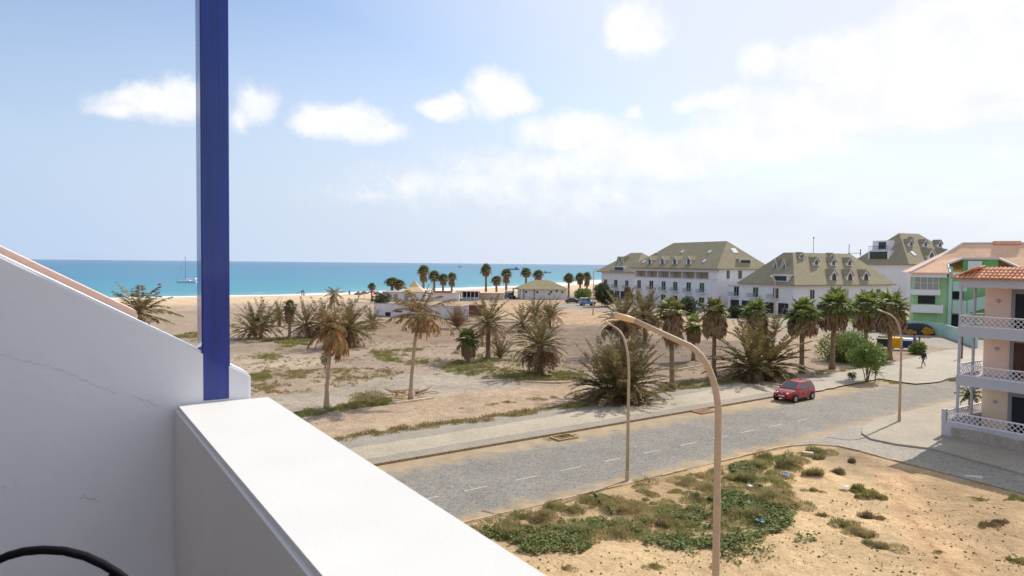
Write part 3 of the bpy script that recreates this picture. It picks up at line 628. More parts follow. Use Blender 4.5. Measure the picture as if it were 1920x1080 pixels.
def dormer(par, face, s, z, depth, w=1.6, h=1.5, slope=1.0, inset=0.0, tri=False):
    """gabled dormer: front plane at distance inset inside the wall plane, running back into the roof"""
    mb = MB(); i0 = inset
    P = lambda a, b, zz: ((b, a, zz) if face == 'x' else (a, b, zz))
    if not tri:
        mb.add([P(s - w / 2, i0, z), P(s + w / 2, i0, z), P(s + w / 2, i0, z + h), P(s - w / 2, i0, z + h), P(s, i0, z + h + w * .55),
                P(s - w / 2, i0 + depth, z), P(s + w / 2, i0 + depth, z), P(s + w / 2, i0 + depth, z + h), P(s - w / 2, i0 + depth, z + h), P(s, i0 + depth, z + h + w * .55)],
               [(0, 1, 2, 4, 3), (9, 7, 6, 5, 8), (0, 3, 8, 5), (2, 1, 6, 7), (0, 5, 6, 1), (3, 4, 9, 8), (4, 2, 7, 9)])
    else:
        mb.add([P(s - w / 2, i0, z), P(s + w / 2, i0, z), P(s, i0, z + h), P(s - w / 2, i0 + depth, z), P(s + w / 2, i0 + depth, z), P(s, i0 + depth, z + h)],
               [(0, 1, 2), (5, 4, 3), (0, 2, 5, 3), (2, 1, 4, 5), (0, 3, 4, 1)])
    d = mb.build('dormer', white_w if not tri else white_w, par)
    r = MB(); t = .1; ov = .22
    ez = z + (h if not tri else 0); pk = ez + (w * .55 if not tri else h); dx = w / 2 + .16; dz = -.16 * (pk - ez) / (w / 2)
    for sg in (-1, 1):
        A = [P(s + sg * dx, i0 - ov, ez + dz + .02), P(s, i0 - ov, pk + .02), P(s, i0 + depth + .05, pk + .02), P(s + sg * dx, i0 + depth + .05, ez + dz + .02)]
        r.extr(A, (0, 0, t))
    r.build('dormer_roof', roof_m, d)
    v = MB()
    for sg in (-1, 1):
        v.bar(P(s + sg * dx, i0 - ov - .03, ez + dz + .06), P(s, i0 - ov - .03, pk + .06), .06, .16)
    v.build('bargeboard', frame_m, d)
    p = MB(); ww = w * .28
    if not tri: A = [P(s - ww, i0 - .03, z + .15), P(s + ww, i0 - .03, z + .15), P(s + ww, i0 - .03, z + h), P(s, i0 - .03, z + h + ww * .9), P(s - ww, i0 - .03, z + h)]
    else: A = [P(s - ww * .8, i0 - .03, z + .08), P(s + ww * .8, i0 - .03, z + .08), P(s, i0 - .03, z + h * .62)]
    p.extr(A, P(0, .02, 0)); p.build('pane', glass_m, d)
    return d
def skylight(par, face, s, i, z, rise, run, w=.9, l=1.1):
    """flat roof window lying on the slope"""
    n = math.hypot(rise, run); ca, sa = run / n, rise / n; P = lambda a, b, zz: ((b, a, zz) if face == 'x' else (a, b, zz))
    mb = MB(); A = [P(s - w / 2, i, z), P(s + w / 2, i, z), P(s + w / 2, i + l * ca, z + l * sa), P(s - w / 2, i + l * ca, z + l * sa)]
    up = Vector(P(0, -sa, ca)) * .12; mb.extr(A, up); f = mb.build('roof_window', frame_m, par)
    k = MB(); g = .12; B = [Vector(P(s - w / 2 + g, i + g * ca, z + g * sa)), Vector(P(s + w / 2 - g, i + g * ca, z + g * sa)), Vector(P(s + w / 2 - g, i + (l - g) * ca, z + (l - g) * sa)), Vector(P(s - w / 2 + g, i + (l - g) * ca, z + (l - g) * sa))]
    k.extr([tuple(b + up) for b in B], up * .12); k.build('pane', mat_sky_glass, f)
mat_sky_glass = mat("bright_glass", (.75, .77, .8), .12, .02, 1, spec=.8)
AX = Vector((.9, .436, 0)); BX = Vector((-.436, .9, 0)); WROT = math.atan2(.436, .9)
def loc_of(P0, px, axis):
    """distance along axis from ground point P0 so that it stands under pixel column px"""
    d = ray(px, 500); k = d.x / d.y; return (k * P0.y - P0.x) / (axis.x - k * axis.y)
def zat(p, py): return atY(960 + (p.x / p.y) * FOC, py, p.y).z
def podium(par, face, s0, s1, z1, n, m):
    mb = MB()
    for i in range(n):
        a = s0 + (s1 - s0) * (i + .12) / n; b = s0 + (s1 - s0) * (i + .88) / n; pbx(mb, face, a, b, .2, z1, .004, .05)
    return mb.build('ground_floor_opening', m, par)
# --- third villa block (nearest white one): corner under px 1490
P3 = Vector((59.5, 146, 0)); d = ray(1490, 500); P3 = Vector((d.x / d.y * 146, 146, 0))
L3x = loc_of(P3, 1672, AX); L3y = loc_of(P3, 1366, BX); ze = zat(P3, 534); 
b3 = thing("villa_block", "nearest white villa block, olive roof with two A shaped dormers and three gabled ones", "building", P3, WROT, "white villa blocks")
zr = 13.6; arm = 13
mb = MB(); mb.box(0, L3x, 0, arm, 0, ze - .23); mb.box(0, arm, arm + .003, L3y + 0, 0, ze - .23); mb.build('wall', white_w, b3)
hip_roof(b3, L3x, L3y - 4.5, ze, zr, .8, arm=arm)
rise = zr - ze; run = arm / 2 + .8; zs = lambda i: ze + (i + .8) * rise / run
mb = MB(); mb.box(-.5, 4, L3y - 4, L3y + .3, ze - .6, ze - .45); mb.box(-.5, -.35, L3y - 4, L3y + .3, ze - .448, ze + .35); mb.build('terrace', white_w, b3)
for i in range(3):
    s = loc_of(P3, (1382, 1418, 1456)[i], BX); window(b3, 'x', s, 3.6, 1.5, 2.1, shut_g if i else None, 'balcony_door'); balcony(b3, 'x', s + .6, 3.45, 2.6)
podium(b3, 'x', 1.0, L3y - .5, 2.6, 5, dark_in)
for px in (1524, 1556, 1588, 1620, 1648):
    s = loc_of(P3, px, AX); window(b3, 'y', s, 3.6, 1.3, 1.9, None if px in (1524, 1648) else beige_w)
podium(b3, 'y', 1.5, L3x - 1, 2.4, 6, dark_in)
for px in (1457, 1473): dormer(b3, 'x', loc_of(P3 + AX * 3.4, px, BX), zs(3.0) - .1, 2.4, 1.3, 2.0, inset=3.0, tri=True)
s = loc_of(P3, 1466, BX); mb = MB(); mb.box(-.4, 2.2, s - 1.9, s + 1.9, ze + .6, ze + 1.9); dd = mb.build('flat_dormer', white_w, b3)
MB().box(-.8, 2.6, s - 2.2, s + 2.2, ze + 1.903, ze + 2.06).build('flat_dormer_roof', frame_m, dd); MB().box(-.43, -.398, s - 1.7, s + 1.7, ze + .75, ze + 1.75).build('pane', glass_m, dd)
for px in (1564, 1594, 1624): dormer(b3, 'y', loc_of(P3 + BX * .3, px, AX), ze - .02, 4.6, 2.3, 2.0, inset=.2)
for px in (1526, 1558, 1588): dormer(b3, 'y', loc_of(P3 + BX * 4, px, AX), zs(3.5), 2.4, 1.7, .9, inset=3.3)
for px in (1499, 1556): dormer(b3, 'y', loc_of(P3 + BX * 5.5, px, AX), zs(5.1), 1.7, 1.5, .5, inset=5.0)
# --- second block: long loggia front
d = ray(1345, 500); P2 = Vector((d.x / d.y * 166, 166, 0)); L2y = loc_of(P2, 1188, BX); L2x = 16
ze2 = zat(P2, 503.5); zr2 = ze2 + 6.9; zb2 = zat(P2, 524)
b2 = thing("villa_block", "long white villa block with row of loggias and four small dormers in line", "building", P2, WROT, "white villa blocks")
mb = MB(); mb.box(0, L2x, 0, L2y, 0, zb2); mb.box(2.2, L2x, 0, L2y - .3, zb2 + .003, ze2 - .25); mb.box(0, 2.197, 0, 3.0, zb2 + .003, ze2 - .25); mb.build('wall', white_w, b2)
mb = MB(); mb.box(-.15, .12, -.0, L2y + .6, zb2 - .15, zb2 + .05); mb.box(-.18, .4, 0, L2y + 1, ze2 - .95, ze2 - .26); mb.build('cornice', frame_m, b2)
mb = MB(); mb.box(2.15, 2.197, 3.02, L2y - .4, zb2 + .06, ze2 - .27); mb.build('loggia_back', beige_w, b2)
for k in range(7):
    s = 3.2 + (L2y - 3.6) * k / 6; MB().box(.3, 2.1, s - .12, s + .12, zb2 + .052, ze2 - .952).build('loggia_divider', white_w, b2)
    if k < 6: MB().box(2.05, 2.13, s + .5, s + 1.5, zb2 + .06, ze2 - 1.3).build('loggia_door', dark_in, b2)
hip_roof(b2, L2x, L2y, ze2, zr2, 1.0, ridge=((L2x / 2, 5.5), (L2x / 2, L2y - 7.5)))
run2 = L2x / 2 + 1; zs2 = lambda i: ze2 + (i + 1) * (zr2 - ze2) / run2
for px in (1219, 1243, 1266, 1292): dormer(b2, 'x', loc_of(P2 + AX * .5, px, BX), zs2(.2) - .1, 3.2, 1.8, 1.2, inset=.3)
for px, i in ((1205, .6), (1231, 4.2), (1277, 4.2), (1328, 4.0), (1318, .9)): skylight(b2, 'x', loc_of(P2 + AX * i, px, BX), i, zs2(i), zr2 - ze2, run2)
r5 = 6.5; zy = lambda i: ze2 + (i + 1) * (zr2 - ze2) / r5
skylight(b2, 'y', 8.2, 2.6, zy(2.6), zr2 - ze2, r5, 1.6, 1.6)
mb = MB(); mb.box(7.4, 11.2, .4, 3, ze2 + .9, ze2 + 2.3); dd = mb.build('flat_dormer', white_w, b2); MB().box(7.0, 11.6, 0, 3.2, ze2 + 2.303, ze2 + 2.45).build('flat_dormer_roof', frame_m, dd); MB().box(7.7, 10.9, .37, .398, ze2 + 1.1, ze2 + 2.1).build('pane', glass_m, dd)
for i, px in enumerate((1199, 1222, 1245, 1267, 1292, 1317)):
    s = loc_of(P2, px, BX); window(b2, 'x', s, 4.0, 1.6, 2.2, shut_g if i in (3, 5) else None, 'balcony_door'); balcony(b2, 'x', s, 3.75, 2.6)
    window(b2, 'x', s, .5, 1.8, 2.1, dark_in, 'ground_floor_door')
window(b2, 'y', 3.4, zb2 + .2, .9, 1.9, None, 'window'); window(b2, 'y', 7.2, zb2 + .2, 1.1, 1.9, None, 'window')
# --- first block, seaward end
d = ray(1190, 500); P1 = Vector((d.x / d.y * 205, 205, 0)); L1y = loc_of(P1, 1128, BX); L1x = 14
ze1 = 8.4; zr1 = zat(P1, 476.5) + .6
b1 = thing("villa_block", "seaward white block whose dark olive roof sweeps low, behind dry palms at the left end", "building", P1, WROT, "white villa blocks")
mb = MB(); mb.box(0, L1x, 0, L1y, 0, ze1 - .25); mb.build('wall', white_w, b1)
hip_roof(b1, L1x, L1y, ze1, zr1, 1.3, ridge=((L1x / 2, 6), (L1x / 2, L1y - 6)))
zs1 = lambda i: ze1 + (i + 1.3) * (zr1 - ze1) / (L1x / 2 + 1.3)
for px in (1161, 1170): dormer(b1, 'x', loc_of(P1 + AX * 3, px, BX), zs1(2.6), 2.4, 1.3, 1.8, inset=2.6, tri=True)
s = loc_of(P1, 1163, BX); mb = MB(); mb.box(-.5, 2.4, s - 3, s + 3, ze1 - .4, ze1 + 1.6); dd = mb.build('flat_dormer', white_w, b1); MB().box(-.54, -.498, s - 2.4, s + 2.4, ze1, ze1 + 1.4).build('pane', glass_m, dd)
for px in (1136, 1155, 1176): s = loc_of(P1, px, BX); window(b1, 'x', s, 3.6, 1.6, 2.2, None, 'balcony_door'); balcony(b1, 'x', s, 3.4, 2.8)
podium(b1, 'x', 1, L1y - 1, 2.5, 5, dark_in)
# a low roof end showing behind the second block
# --- fourth block, tallest at the back right
d = ray(1702, 500); P4 = Vector((d.x / d.y * 178, 178, 0)); L4y = loc_of(P4, 1601, BX); L4x = loc_of(P4, 1800, AX) + 3
ze4 = zat(P4, 495); zr4 = zat(P4, 445) + 1.6
b4 = thing("villa_block", "tallest white villa block at the back with roof terrace cut into its dark gable", "building", P4, WROT, "white villa blocks")
mb = MB(); mb.box(0, L4x, 0, L4y, 0, ze4 - .25); mb.build('wall', white_w, b4)
hip_roof(b4, L4x, L4y, ze4, zr4, .9, ridge=((7.5, L4y * .5), (L4x - 9, L4y * .5)))
r4 = L4y * .5 + .9; zs4 = lambda i: ze4 + (i + .9) * (zr4 - ze4) / r4; q4 = L4y * .5
for px in (1746, 1772): dormer(b4, 'y', loc_of(P4 + BX * .4, px, AX), ze4 + .1, 5.5, 2.9, 2.4, inset=.3)
for px in (1706, 1733, 1760): dormer(b4, 'y', loc_of(P4 + BX * q4 * .5, px, AX), zs4(q4 * .5), 2.0, 1.9, 1.0, inset=q4 * .47)
for px in (1703,): dormer(b4, 'y', loc_of(P4 + BX * q4 * .8, px, AX), zs4(q4 * .72), 1.3, 1.2, .3, inset=q4 * .7)
skylight(b4, 'y', loc_of(P4 + BX * 1.6, 1714, AX), 1.4, zs4(1.4), zr4 - ze4, r4, 1.3, 1.6)
s = L4y * .55
mb = MB(); mb.box(.4, 3.4, s - 3, s + 3, ze4 + 1.1, ze4 + 3.6); t4 = mb.build('roof_box', white_w, b4); MB().box(.36, .398, s - 2.6, s + 2.6, ze4 + 1.3, ze4 + 3.3).build('pane', glass_m, t4)
mb = MB(); mb.box(2.0, 4.2, s - 1.8, s + 3.0, ze4 + 3.7, ze4 + 6.3); t5 = mb.build('roof_room', white_w, b4); MB().box(1.96, 1.998, s - 1.0, s + 1.2, ze4 + 4.0, ze4 + 5.9).build('pane', glass_m, t5)
mb = MB()
for k in range(12): y = s - 3 + 6 * k / 11; mb.box(.5, .56, y - .03, y + .03, ze4 + 3.7, ze4 + 4.7)
mb.box(.48, .58, s - 3.1, s + 3.1, ze4 + 4.701, ze4 + 4.8); mb.build('terrace_railing', dark_in, b4)
window(b4, 'x', L4y * .45, ze4 - 4.2, 1.1, 1.2); window(b4, 'x', L4y * .5, ze4 - 8.5, 1.2, 1.6)
for px in (1716, 1713): pass
s = loc_of(P4, 1716, AX); window(b4, 'y', s, ze4 - 4.5, 1.6, 1.9); balcony(b4, 'y', s, ze4 - 4.7, 2.4); window(b4, 'y', s - .2, ze4 - 10, 1.8, 2.8, shut_g)
mb = MB(); q = (-.2, L4y + 1.5)
mb.tube([(q[0], q[1], ze4 + 2.2), (q[0], q[1], ze4 + 5.4)], .09, 6); mb.bar((q[0] - .2, q[1] - 4, ze4 + 2.9), (q[0] + .2, q[1] + .5, ze4 + 2.9), .12); mb.tube([(q[0], q[1] - 3.6, ze4 + 2.2), (q[0], q[1] - 3.6, ze4 + 4)], .12, 6)
mb.build('aerial', dark_in, b4)
mb = MB(); mb.tube([(13, 6.5, zr - .5), (13, 6.5, zr + 3.4)], .05, 6); mb.lathe([(.02, 0), (.16, .1), (.16, .3), (.02, .4)], 8, (13, 6.5, zr + 3.2)); mb.build('aerial', dark_in, b3)
# ---------------------------------------------------------------- peach apartment house (near, right)
ROTP = math.atan2(-.835, .55)
PP = Vector((28.1, 43.6, 0))
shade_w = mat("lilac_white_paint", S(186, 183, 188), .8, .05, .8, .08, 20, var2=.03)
peach = mat("peach_plaster", (.94, .66, .51), .9, .05, .5, .1, 30, var2=.03)
cream = mat("cream_plaster", S(244, 218, 188), .9, .05, .5, .1, 30, var2=.03)
lat_m = mat("white_lattice", S(225, 218, 220), .7, .05, 4)
tile_m = mat("terracotta_tile", S(196, 136, 106), .85, .2, 1.2, .2, 20, var2=.22, scale2=9, col2=S(236, 182, 146))
grey_fr = mat("grey_frame", S(150, 152, 150), .7, .08, 2)
ph = thing("apartment_house", "peach apartment house with white lattice balconies and terracotta eaves beside the street", "building", PP, ROTP)
LXX = 16.0; WX, WY = .27, 3.0
mb = MB(); mb.box(WX, LXX, WY, 14, 3.2, 9.3); mb.build('wall', peach, ph)
mb = MB(); mb.box(WX, LXX, WY + .004, 14, -.1, 3.197); mb.build('ground_floor_wall', cream, ph)
def lattice(par, a, b, z0, z1, name='lattice', cell=.30, t=.034, rail=.07):
    a = Vector(a); b = Vector(b); L_ = (b - a).length; u = (b - a) / L_; h = z1 - z0 - 2 * rail; mb = MB()
    P = lambda s, z: (a.x + u.x * s, a.y + u.y * s, z)
    mb.bar(P(0, z0 + rail / 2), P(L_, z0 + rail / 2), .06, rail); mb.bar(P(0, z1 - rail / 2), P(L_, z1 - rail / 2), .085, rail)
    za, zb = z0 + rail, z1 - rail; s = -h
    nrm = Vector((-u.y, u.x, 0))
    while s < L_:
        for sg, o in ((1, .012), (-1, -.012)):
            s0 = s if sg == 1 else s + h; p0 = (s0, za); p1 = (s0 + sg * h, zb)
            # clip to 0..L_
            def cl(p, q):
                (x0, y0), (x1, y1) = p, q
                pts = []
                for X in (0, L_):
                    if (x0 - X) * (x1 - X) < 0: t_ = (X - x0) / (x1 - x0); pts.append((X, y0 + (y1 - y0) * t_))
                inn = [c for c in (p, q) if 0 <= c[0] <= L_]; r = inn + pts; return r[:2] if len(r) >= 2 else None
            c = cl(p0, p1)
            if c and abs(c[0][0] - c[1][0]) > .03: mb.bar(Vector(P(*c[0])) + nrm * o, Vector(P(*c[1])) + nrm * o, t, .02, up=nrm)
        s += cell
    return mb.build(name, lat_m, par)
for lev, (zs_, zl, zt) in enumerate(((3.12, 3.75, 4.46), (6.2, 6.85, 7.56))):
    mb = MB(); mb.box(0, LXX, 0, WY - .003, zs_ + .3, zs_ + .45); mb.box(0, LXX, 0, .12, zs_, zs_ + .297); mb.box(0, LXX, -.0, .14, zs_ + .453, zl); mb.box(0, .12, .143, WY - .003, zs_, zs_ + .297); mb.box(0, .12, .143, WY, zs_ + .453, zl)
    bl = mb.build('balcony', shade_w, ph)
    lattice(bl, (.1, .06), (LXX, .06), zl + .003, zt, 'balustrade'); lattice(bl, (.06, .2), (.06, WY + .3), zl + .003, zt, 'balustrade')
    nz = 6.2 if lev == 0 else 9.3
    for (x, y) in ((.1, .1), (.1, 2.0)):
        MB().lathe([(.085, zl + .004), (.085, nz - .002)], 12, (x, y, 0)).build('column', shade_w, ph)
for x in (4.2, 8.4, 12.6):
    for z0, z1 in ((.1, 3.12), (3.76, 6.2), (6.86, 9.3)): MB().lathe([(.085, z0), (.085, z1 - .003)], 12, (x, .1, 0)).build('column', shade_w, ph)
for x, y in ((.1, .1), (.1, 2.0)): MB().lathe([(.085, .1), (.085, 3.118)], 12, (x, y, 0)).build('column', shade_w, ph)
mb = MB(); mb.box(0, LXX, 0, .18, 9.3, 9.86); mb.box(0, .18, .183, 14, 9.3, 9.86); mb.box(.18, LXX, .18, 14, 9.55, 9.75); mb.box(.9, LXX, 1.3, 13, 9.753, 10.52); mb.build('roof_beam', shade_w, ph)
# barrel tiles laid in courses on the eave skirt
def tiles(par, p0, u, up, n, rows, w=.235, l=.42, name='roof_tiles', hipcut=True, m=None):
    p0 = Vector(p0); u = Vector(u); up = Vector(up).normalized(); nr = u.cross(up).normalized()
    if nr.z < 0: nr = -nr
    mb = MB(); K = 6
    for r_ in range(rows):
        for i in range(n):
            x = i * w
            if hipcut and x < r_ * l * .62: continue
            b = p0 + u * (x + random.uniform(-.008, .008)) + up * (r_ * l * .88) + nr * (.0 + random.uniform(0, .008)); vs = []
            for e in (0, 1):
                rad = w * (.44 if e == 0 else .36)
                for k in range(K + 1):
                    a = math.pi * k / K; vs.append(b + up * (l * e) + u * (w / 2 + math.cos(a) * rad) + nr * (math.sin(a) * rad * .8 + (.035 if e == 0 else .0)))
            fs = [(k, k + 1, K + 2 + k, K + 1 + k) for k in range(K)]; fs.append(tuple(range(K, -1, -1)))
            mb.add(vs, fs)
    q = p0 - nr * .02; W_ = n * w; H = rows * l * .9
    mb.add([q, q + u * W_, q + u * W_ + up * H, q + u * (H * .6) + up * H], [(0, 1, 2, 3)])
    return mb.build(name, m or tile_m, par, fix=False, smooth=True, ang=R(50))
tiles(ph, (-.32, -.32, 9.84), (1, 0, 0), (0, .9, .46), 66, 4)
o_ = tiles(ph, (-.32, 13, 9.84), (0, -1, 0), (.9, 0, .46), 56, 4, hipcut=False)
MB().tube([(-.32, -.3, 9.92), (1.0, 1.12, 10.62)], .09, 8).build('hip_tile', tile_m, ph, True)
# terrace at street level
mb = MB(); mb.box(0, LXX, -1.66, -1.44, -.1, 1.02); mb.box(0, .2, -1.437, WY + 2, -.1, 1.02); mb.box(0, .24, -1.7, -1.42, 1.023, 1.78); mb.box(.2, LXX, -1.44, WY, -.1, .16)
tw = mb.build('terrace_wall', shade_w, ph)
lattice(tw, (.25, -1.55), (LXX, -1.55), 1.023, 1.66, 'balustrade'); lattice(tw, (.1, -1.4), (.1, WY + 1.5), 1.023, 1.66, 'balustrade')
mb = MB()
for i in range(60):
    x = .55 + i * .25; h0 = .36 + .25 * fbm(np.array([x]), np.array([0.]), .5, 88)[0]; h1 = .36 + .25 * fbm(np.array([x + .25]), np.array([0.]), .5, 88)[0]; mb.add([(x, -1.6645, .0), (x + .25, -1.6645, .0), (x + .25, -1.6645, h1 + .28), (x, -1.6645, h0 + .28)], [(0, 1, 2, 3)])
mb.build('worn_render', mat("worn_render", S(168, 156, 146), .95, .2, 2, .3, 20, var2=.15), tw)
wood = mat("brown_door", S(92, 62, 44), .6, .2, 3)
sl = loc_of(PP + Vector((.835, .55, 0)) * WY, 1907, Vector((.55, -.835, 0)))
for k, (z, pm) in enumerate(((.17, dark_in), (3.58, wood), (6.66, dark_in))):
    mb = MB(); zt = z + 2.25; w = 1.5
    for a, b in ((sl - .22, sl), (sl + w, sl + w + .22)): mb.box(a, b, WY - .08, WY - .003, z, zt)
    mb.box(sl - .22, sl + w + .22, WY - .08, WY - .003, zt + .003, zt + .25); f_ = mb.build('door', grey_fr, ph)
    MB().box(sl + .0, sl + w, WY - .03, WY - .004, z, zt).build('door_leaf', pm, f_)
    mb = MB(); mb.lathe([(.0, -.1), (.1, -.09), (.13, -.04), (.13, 0), (.0, .0)], 12, (loc_of(PP + Vector((.835, .55, 0)) * WY, 1874, Vector((.55, -.835, 0))), WY - .004, z + 1.75), axis='y'); mb.build('wall_lamp', shade_w, ph)
# ---------------------------------------------------------------- green apartment house behind it
d = ray(1752, 500); PG = Vector((d.x / d.y * 112, 112, 0)); RG = R(-25)
green = mat("green_plaster", S(160, 200, 148), .9, .1, .4, .1, 10, var2=.04); mint = mat("mint_plaster", S(176, 206, 194), .9, .05, .4, .1, 10)
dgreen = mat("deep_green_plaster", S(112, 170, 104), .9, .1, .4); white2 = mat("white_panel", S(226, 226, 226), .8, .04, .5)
tile_f = mat("pink_roof_tile", S(228, 186, 154), .9, .1, .4, .3, 8, spec=.1, var2=.1, scale2=3)
gh = thing("apartment_house", "green apartment house with white balconies and pinkish tiled roof at the far side", "building", PG, RG)
k_ = 112 / FOC
zz = lambda py: 10.5 - (py - 502) * k_
mb = MB(); mb.box(0, 2.2, 0, 12, 0, 9.2); mb.box(4.6, 22, 2.5, 12, 0, 9.2); mb.box(2.2, 4.6, 1.6, 12, 0, 9.2); mb.build('wall', green, gh)
mb = MB(); mb.box(2.0, 2.5, -.35, 1.6, 0, zz(500)); mb.box(8.6, 9.1, -.2, 2.5, 0, 9.6); mb.build('pilaster', mint, gh)
mb = MB(); mb.box(-3.0, .8, -1.2, 3, zz(553), zz(543)); mb.box(-3.0, 1.6, -1.2, 3, zz(520), zz(512)); bl = mb.build('glazed_balcony', white2, gh)
mb = MB()
for x in (-2.9, -2.0, -1.1, -.3, .5): mb.box(x, x + .1, -1.15, -1.05, zz(543) + .003, zz(520) - .003)
mb.box(-2.9, .6, -1.14, -1.06, zz(531), zz(530)); mb.build('window_frame', frame_m, bl); MB().box(-2.9, .6, -1.0, -.95, zz(543) + .003, zz(520) - .003).build('pane', mat("grey_glass", S(150, 152, 146), .2, .1, 1), bl)
mb = MB(); mb.box(-2.8, -.003, -.2, 6, zz(622), zz(520)); mb.build('side_wall', green, gh)
mb = MB(); mb.box(-3.2, 1.2, -1.6, -1.45, zz(586), zz(571)); mb.box(-3.2, -3.05, -1.447, 0, zz(586), zz(571)); mb.box(1.05, 1.2, -1.447, -.004, zz(586), zz(571)); mb.box(-3.05, 1.05, -1.447, -.21, zz(586), zz(584)); mb.build('balcony', white2, gh)
MB().box(-2.2, .2, -.24, -.203, zz(570), zz(555)).build('balcony_opening', dark_in, gh)
for (x0, x1, a, b_) in ((2.6, 4.5, 527, 545), (2.6, 4.7, 562, 586)):
    mb = MB(); mb.box(x0, x1, -.3, -.15, zz(b_), zz(a)); mb.box(x0, x1, -.147, 1.597, zz(b_), zz(b_) + .15); mb.build('balcony', mint, gh)
mb = MB(); mb.extr([(4.5, -.3, zz(586)), (9.0, -.3, zz(566)), (9.0, -.3, zz(545)), (4.5, -.3, zz(562))], (0, .15, 0)); mb.build('stair_parapet', mint, gh)
for (x0, x1, a, b_) in ((2.7, 4.3, 546, 560), (2.7, 4.3, 590, 612), (7.4, 8.3, 525, 540), (7.6, 8.5, 575, 596), (10.2, 11.4, 535, 600)):
    y = 1.55 if x1 < 4.6 else 2.45
    MB().box(x0, x1, y - .05, y + .04, zz(b_), zz(a)).build('opening', dark_in, gh)
# roof: big tiled slope facing us with cut-out terrace
ridge_z = zz(463) + .75; yr = 6.5
mb = MB(); ev = zz(511); sx = -3.6
A = [(sx, -1.6, ev), (2.0, -1.6, ev), (2.0, 1.2, ev + 1.4), (4.2, 3.0, ev + 2.3), (9.2, 3.0, ev + 2.3), (11.5, .8, ev + .9), (24, .8, ev + .9), (24, yr, ridge_z), (4.6, yr, ridge_z), (1.2, 3.4, ev + 2.6)]
mb.extr(A, (0, 0, -.18)); mb.add([(4.6, yr, ridge_z), (24, yr, ridge_z), (24, 13, ev), (sx, 13, ev), (sx, -1.6, ev), (1.2, 3.4, ev + 2.6)], [(0, 1, 2, 3, 4, 5)])
mb.build('roof', tile_f, gh)
mb = MB()
for x in np.arange(-3.4, 24, .34):
    pass
mb.bar((sx, -1.6, ev + .05), (1.2, 3.4, ev + 2.65), .35, .22); mb.bar((1.2, 3.4, ev + 2.65), (4.6, yr, ridge_z + .05), .35, .22); mb.bar((4.6, yr, ridge_z + .06), (24, yr, ridge_z + .06), .3, .2)
mb.bar((2.0, -1.6, ev + .04), (2.0, 1.2, ev + 1.44), .2, .2); mb.bar((2.0, 1.2, ev + 1.44), (4.2, 3.0, ev + 2.34), .25, .3); mb.bar((4.2, 3.0, ev + 2.34), (9.2, 3.0, ev + 2.34), .25, .3); mb.bar((9.2, 3.0, ev + 2.34), (11.5, .8, ev + .94), .25, .25)
mb.bar((11.5, .8, ev + .94), (24, .8, ev + .94), .2, .25); mb.build('verge', frame_m, gh)
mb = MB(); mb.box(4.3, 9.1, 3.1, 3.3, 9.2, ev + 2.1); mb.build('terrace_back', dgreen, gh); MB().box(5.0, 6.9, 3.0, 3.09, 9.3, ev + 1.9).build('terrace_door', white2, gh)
mb = MB(); mb.extr([(12.8, -.2, ev + 1.2), (19, -.2, ev + 1.0), (19, -.2, ev + 5.5)], (0, 3, 0)); mb.build('gable', mint, gh); mb = MB(); mb.bar((12.4, -.35, ev + 1.15), (19, -.35, ev + 5.7), .3, .3); mb.build('gable_verge', frame_m, gh)
mb = MB(); mb.box(9, 12.6, yr - .5, yr + 1.2, ridge_z - .2, ridge_z + .35); mb.build('chimney', tile_m, gh)
# its garden wall
gw = MB(); p0 = at(1692, 622); p1 = at(1768, 630); p2 = at(1830, 652)
gw.bar((p0.x, p0.y, 1.0), (p1.x, p1.y, 1.0), .2, 2.0); gw.bar((p1.x, p1.y, .95), (p2.x, p2.y - .2, .95), .2, 1.9)
tag(gw.build("garden_wall", mint), "long mint green garden wall in front of the green house", "wall")
# ---------------------------------------------------------------- palms
date_live = mat("date_palm_leaf", S(126, 113, 74), .6, .25, 1.6, spec=.3, trans=.35, var2=.2, scale2=6)
date_dry = mat("dry_palm_leaf", S(138, 112, 82), .75, .25, 1.6, spec=.15, trans=.3, var2=.25, scale2=6)
fan_live = mat("fan_palm_leaf", S(118, 130, 68), .62, .25, 1.4, spec=.12, trans=.4, var2=.2, scale2=5)
fan_dry = mat("fan_palm_skirt_leaf", S(150, 124, 96), .8, .25, 2, spec=.1, trans=.25, var2=.3, scale2=9)
coco_leaf = mat("coconut_leaf", S(150, 132, 84), .6, .3, 1.2, spec=.25, trans=.28, col2=S(150, 116, 72), var2=.2, scale2=6)
coco_dry = mat("coconut_dead_leaf", S(166, 130, 88), .8, .25, 2, spec=.1, trans=.15, var2=.25, scale2=7)
gold_leaf = mat("golden_dry_leaf", S(176, 132, 62), .8, .25, 2, spec=.1, trans=.2, var2=.25, scale2=7)
trunk_m = mat("palm_trunk", S(138, 118, 96), .95, .2, 2, .8, 9, spec=.1, var2=.2, scale2=12, stretch=(1, 1, 2.5))
coco_trunk = mat("coconut_trunk", S(176, 154, 130), .9, .15, 2, .4, 12, spec=.1, var2=.15, scale2=10, stretch=(1, 1, 3))
class QV:
    def __init__(self): self.V = []; self.F = []; self.n = 0
    def add(self, V, F): self.V.append(V); self.F.append(F + self.n); self.n += len(V)
    def obj(self, name, m, par): return npobj(name, np.concatenate(self.V), np.concatenate(self.F), m, par)
def nrmz(a): return a / (np.linalg.norm(a, axis=-1, keepdims=True) + 1e-9)
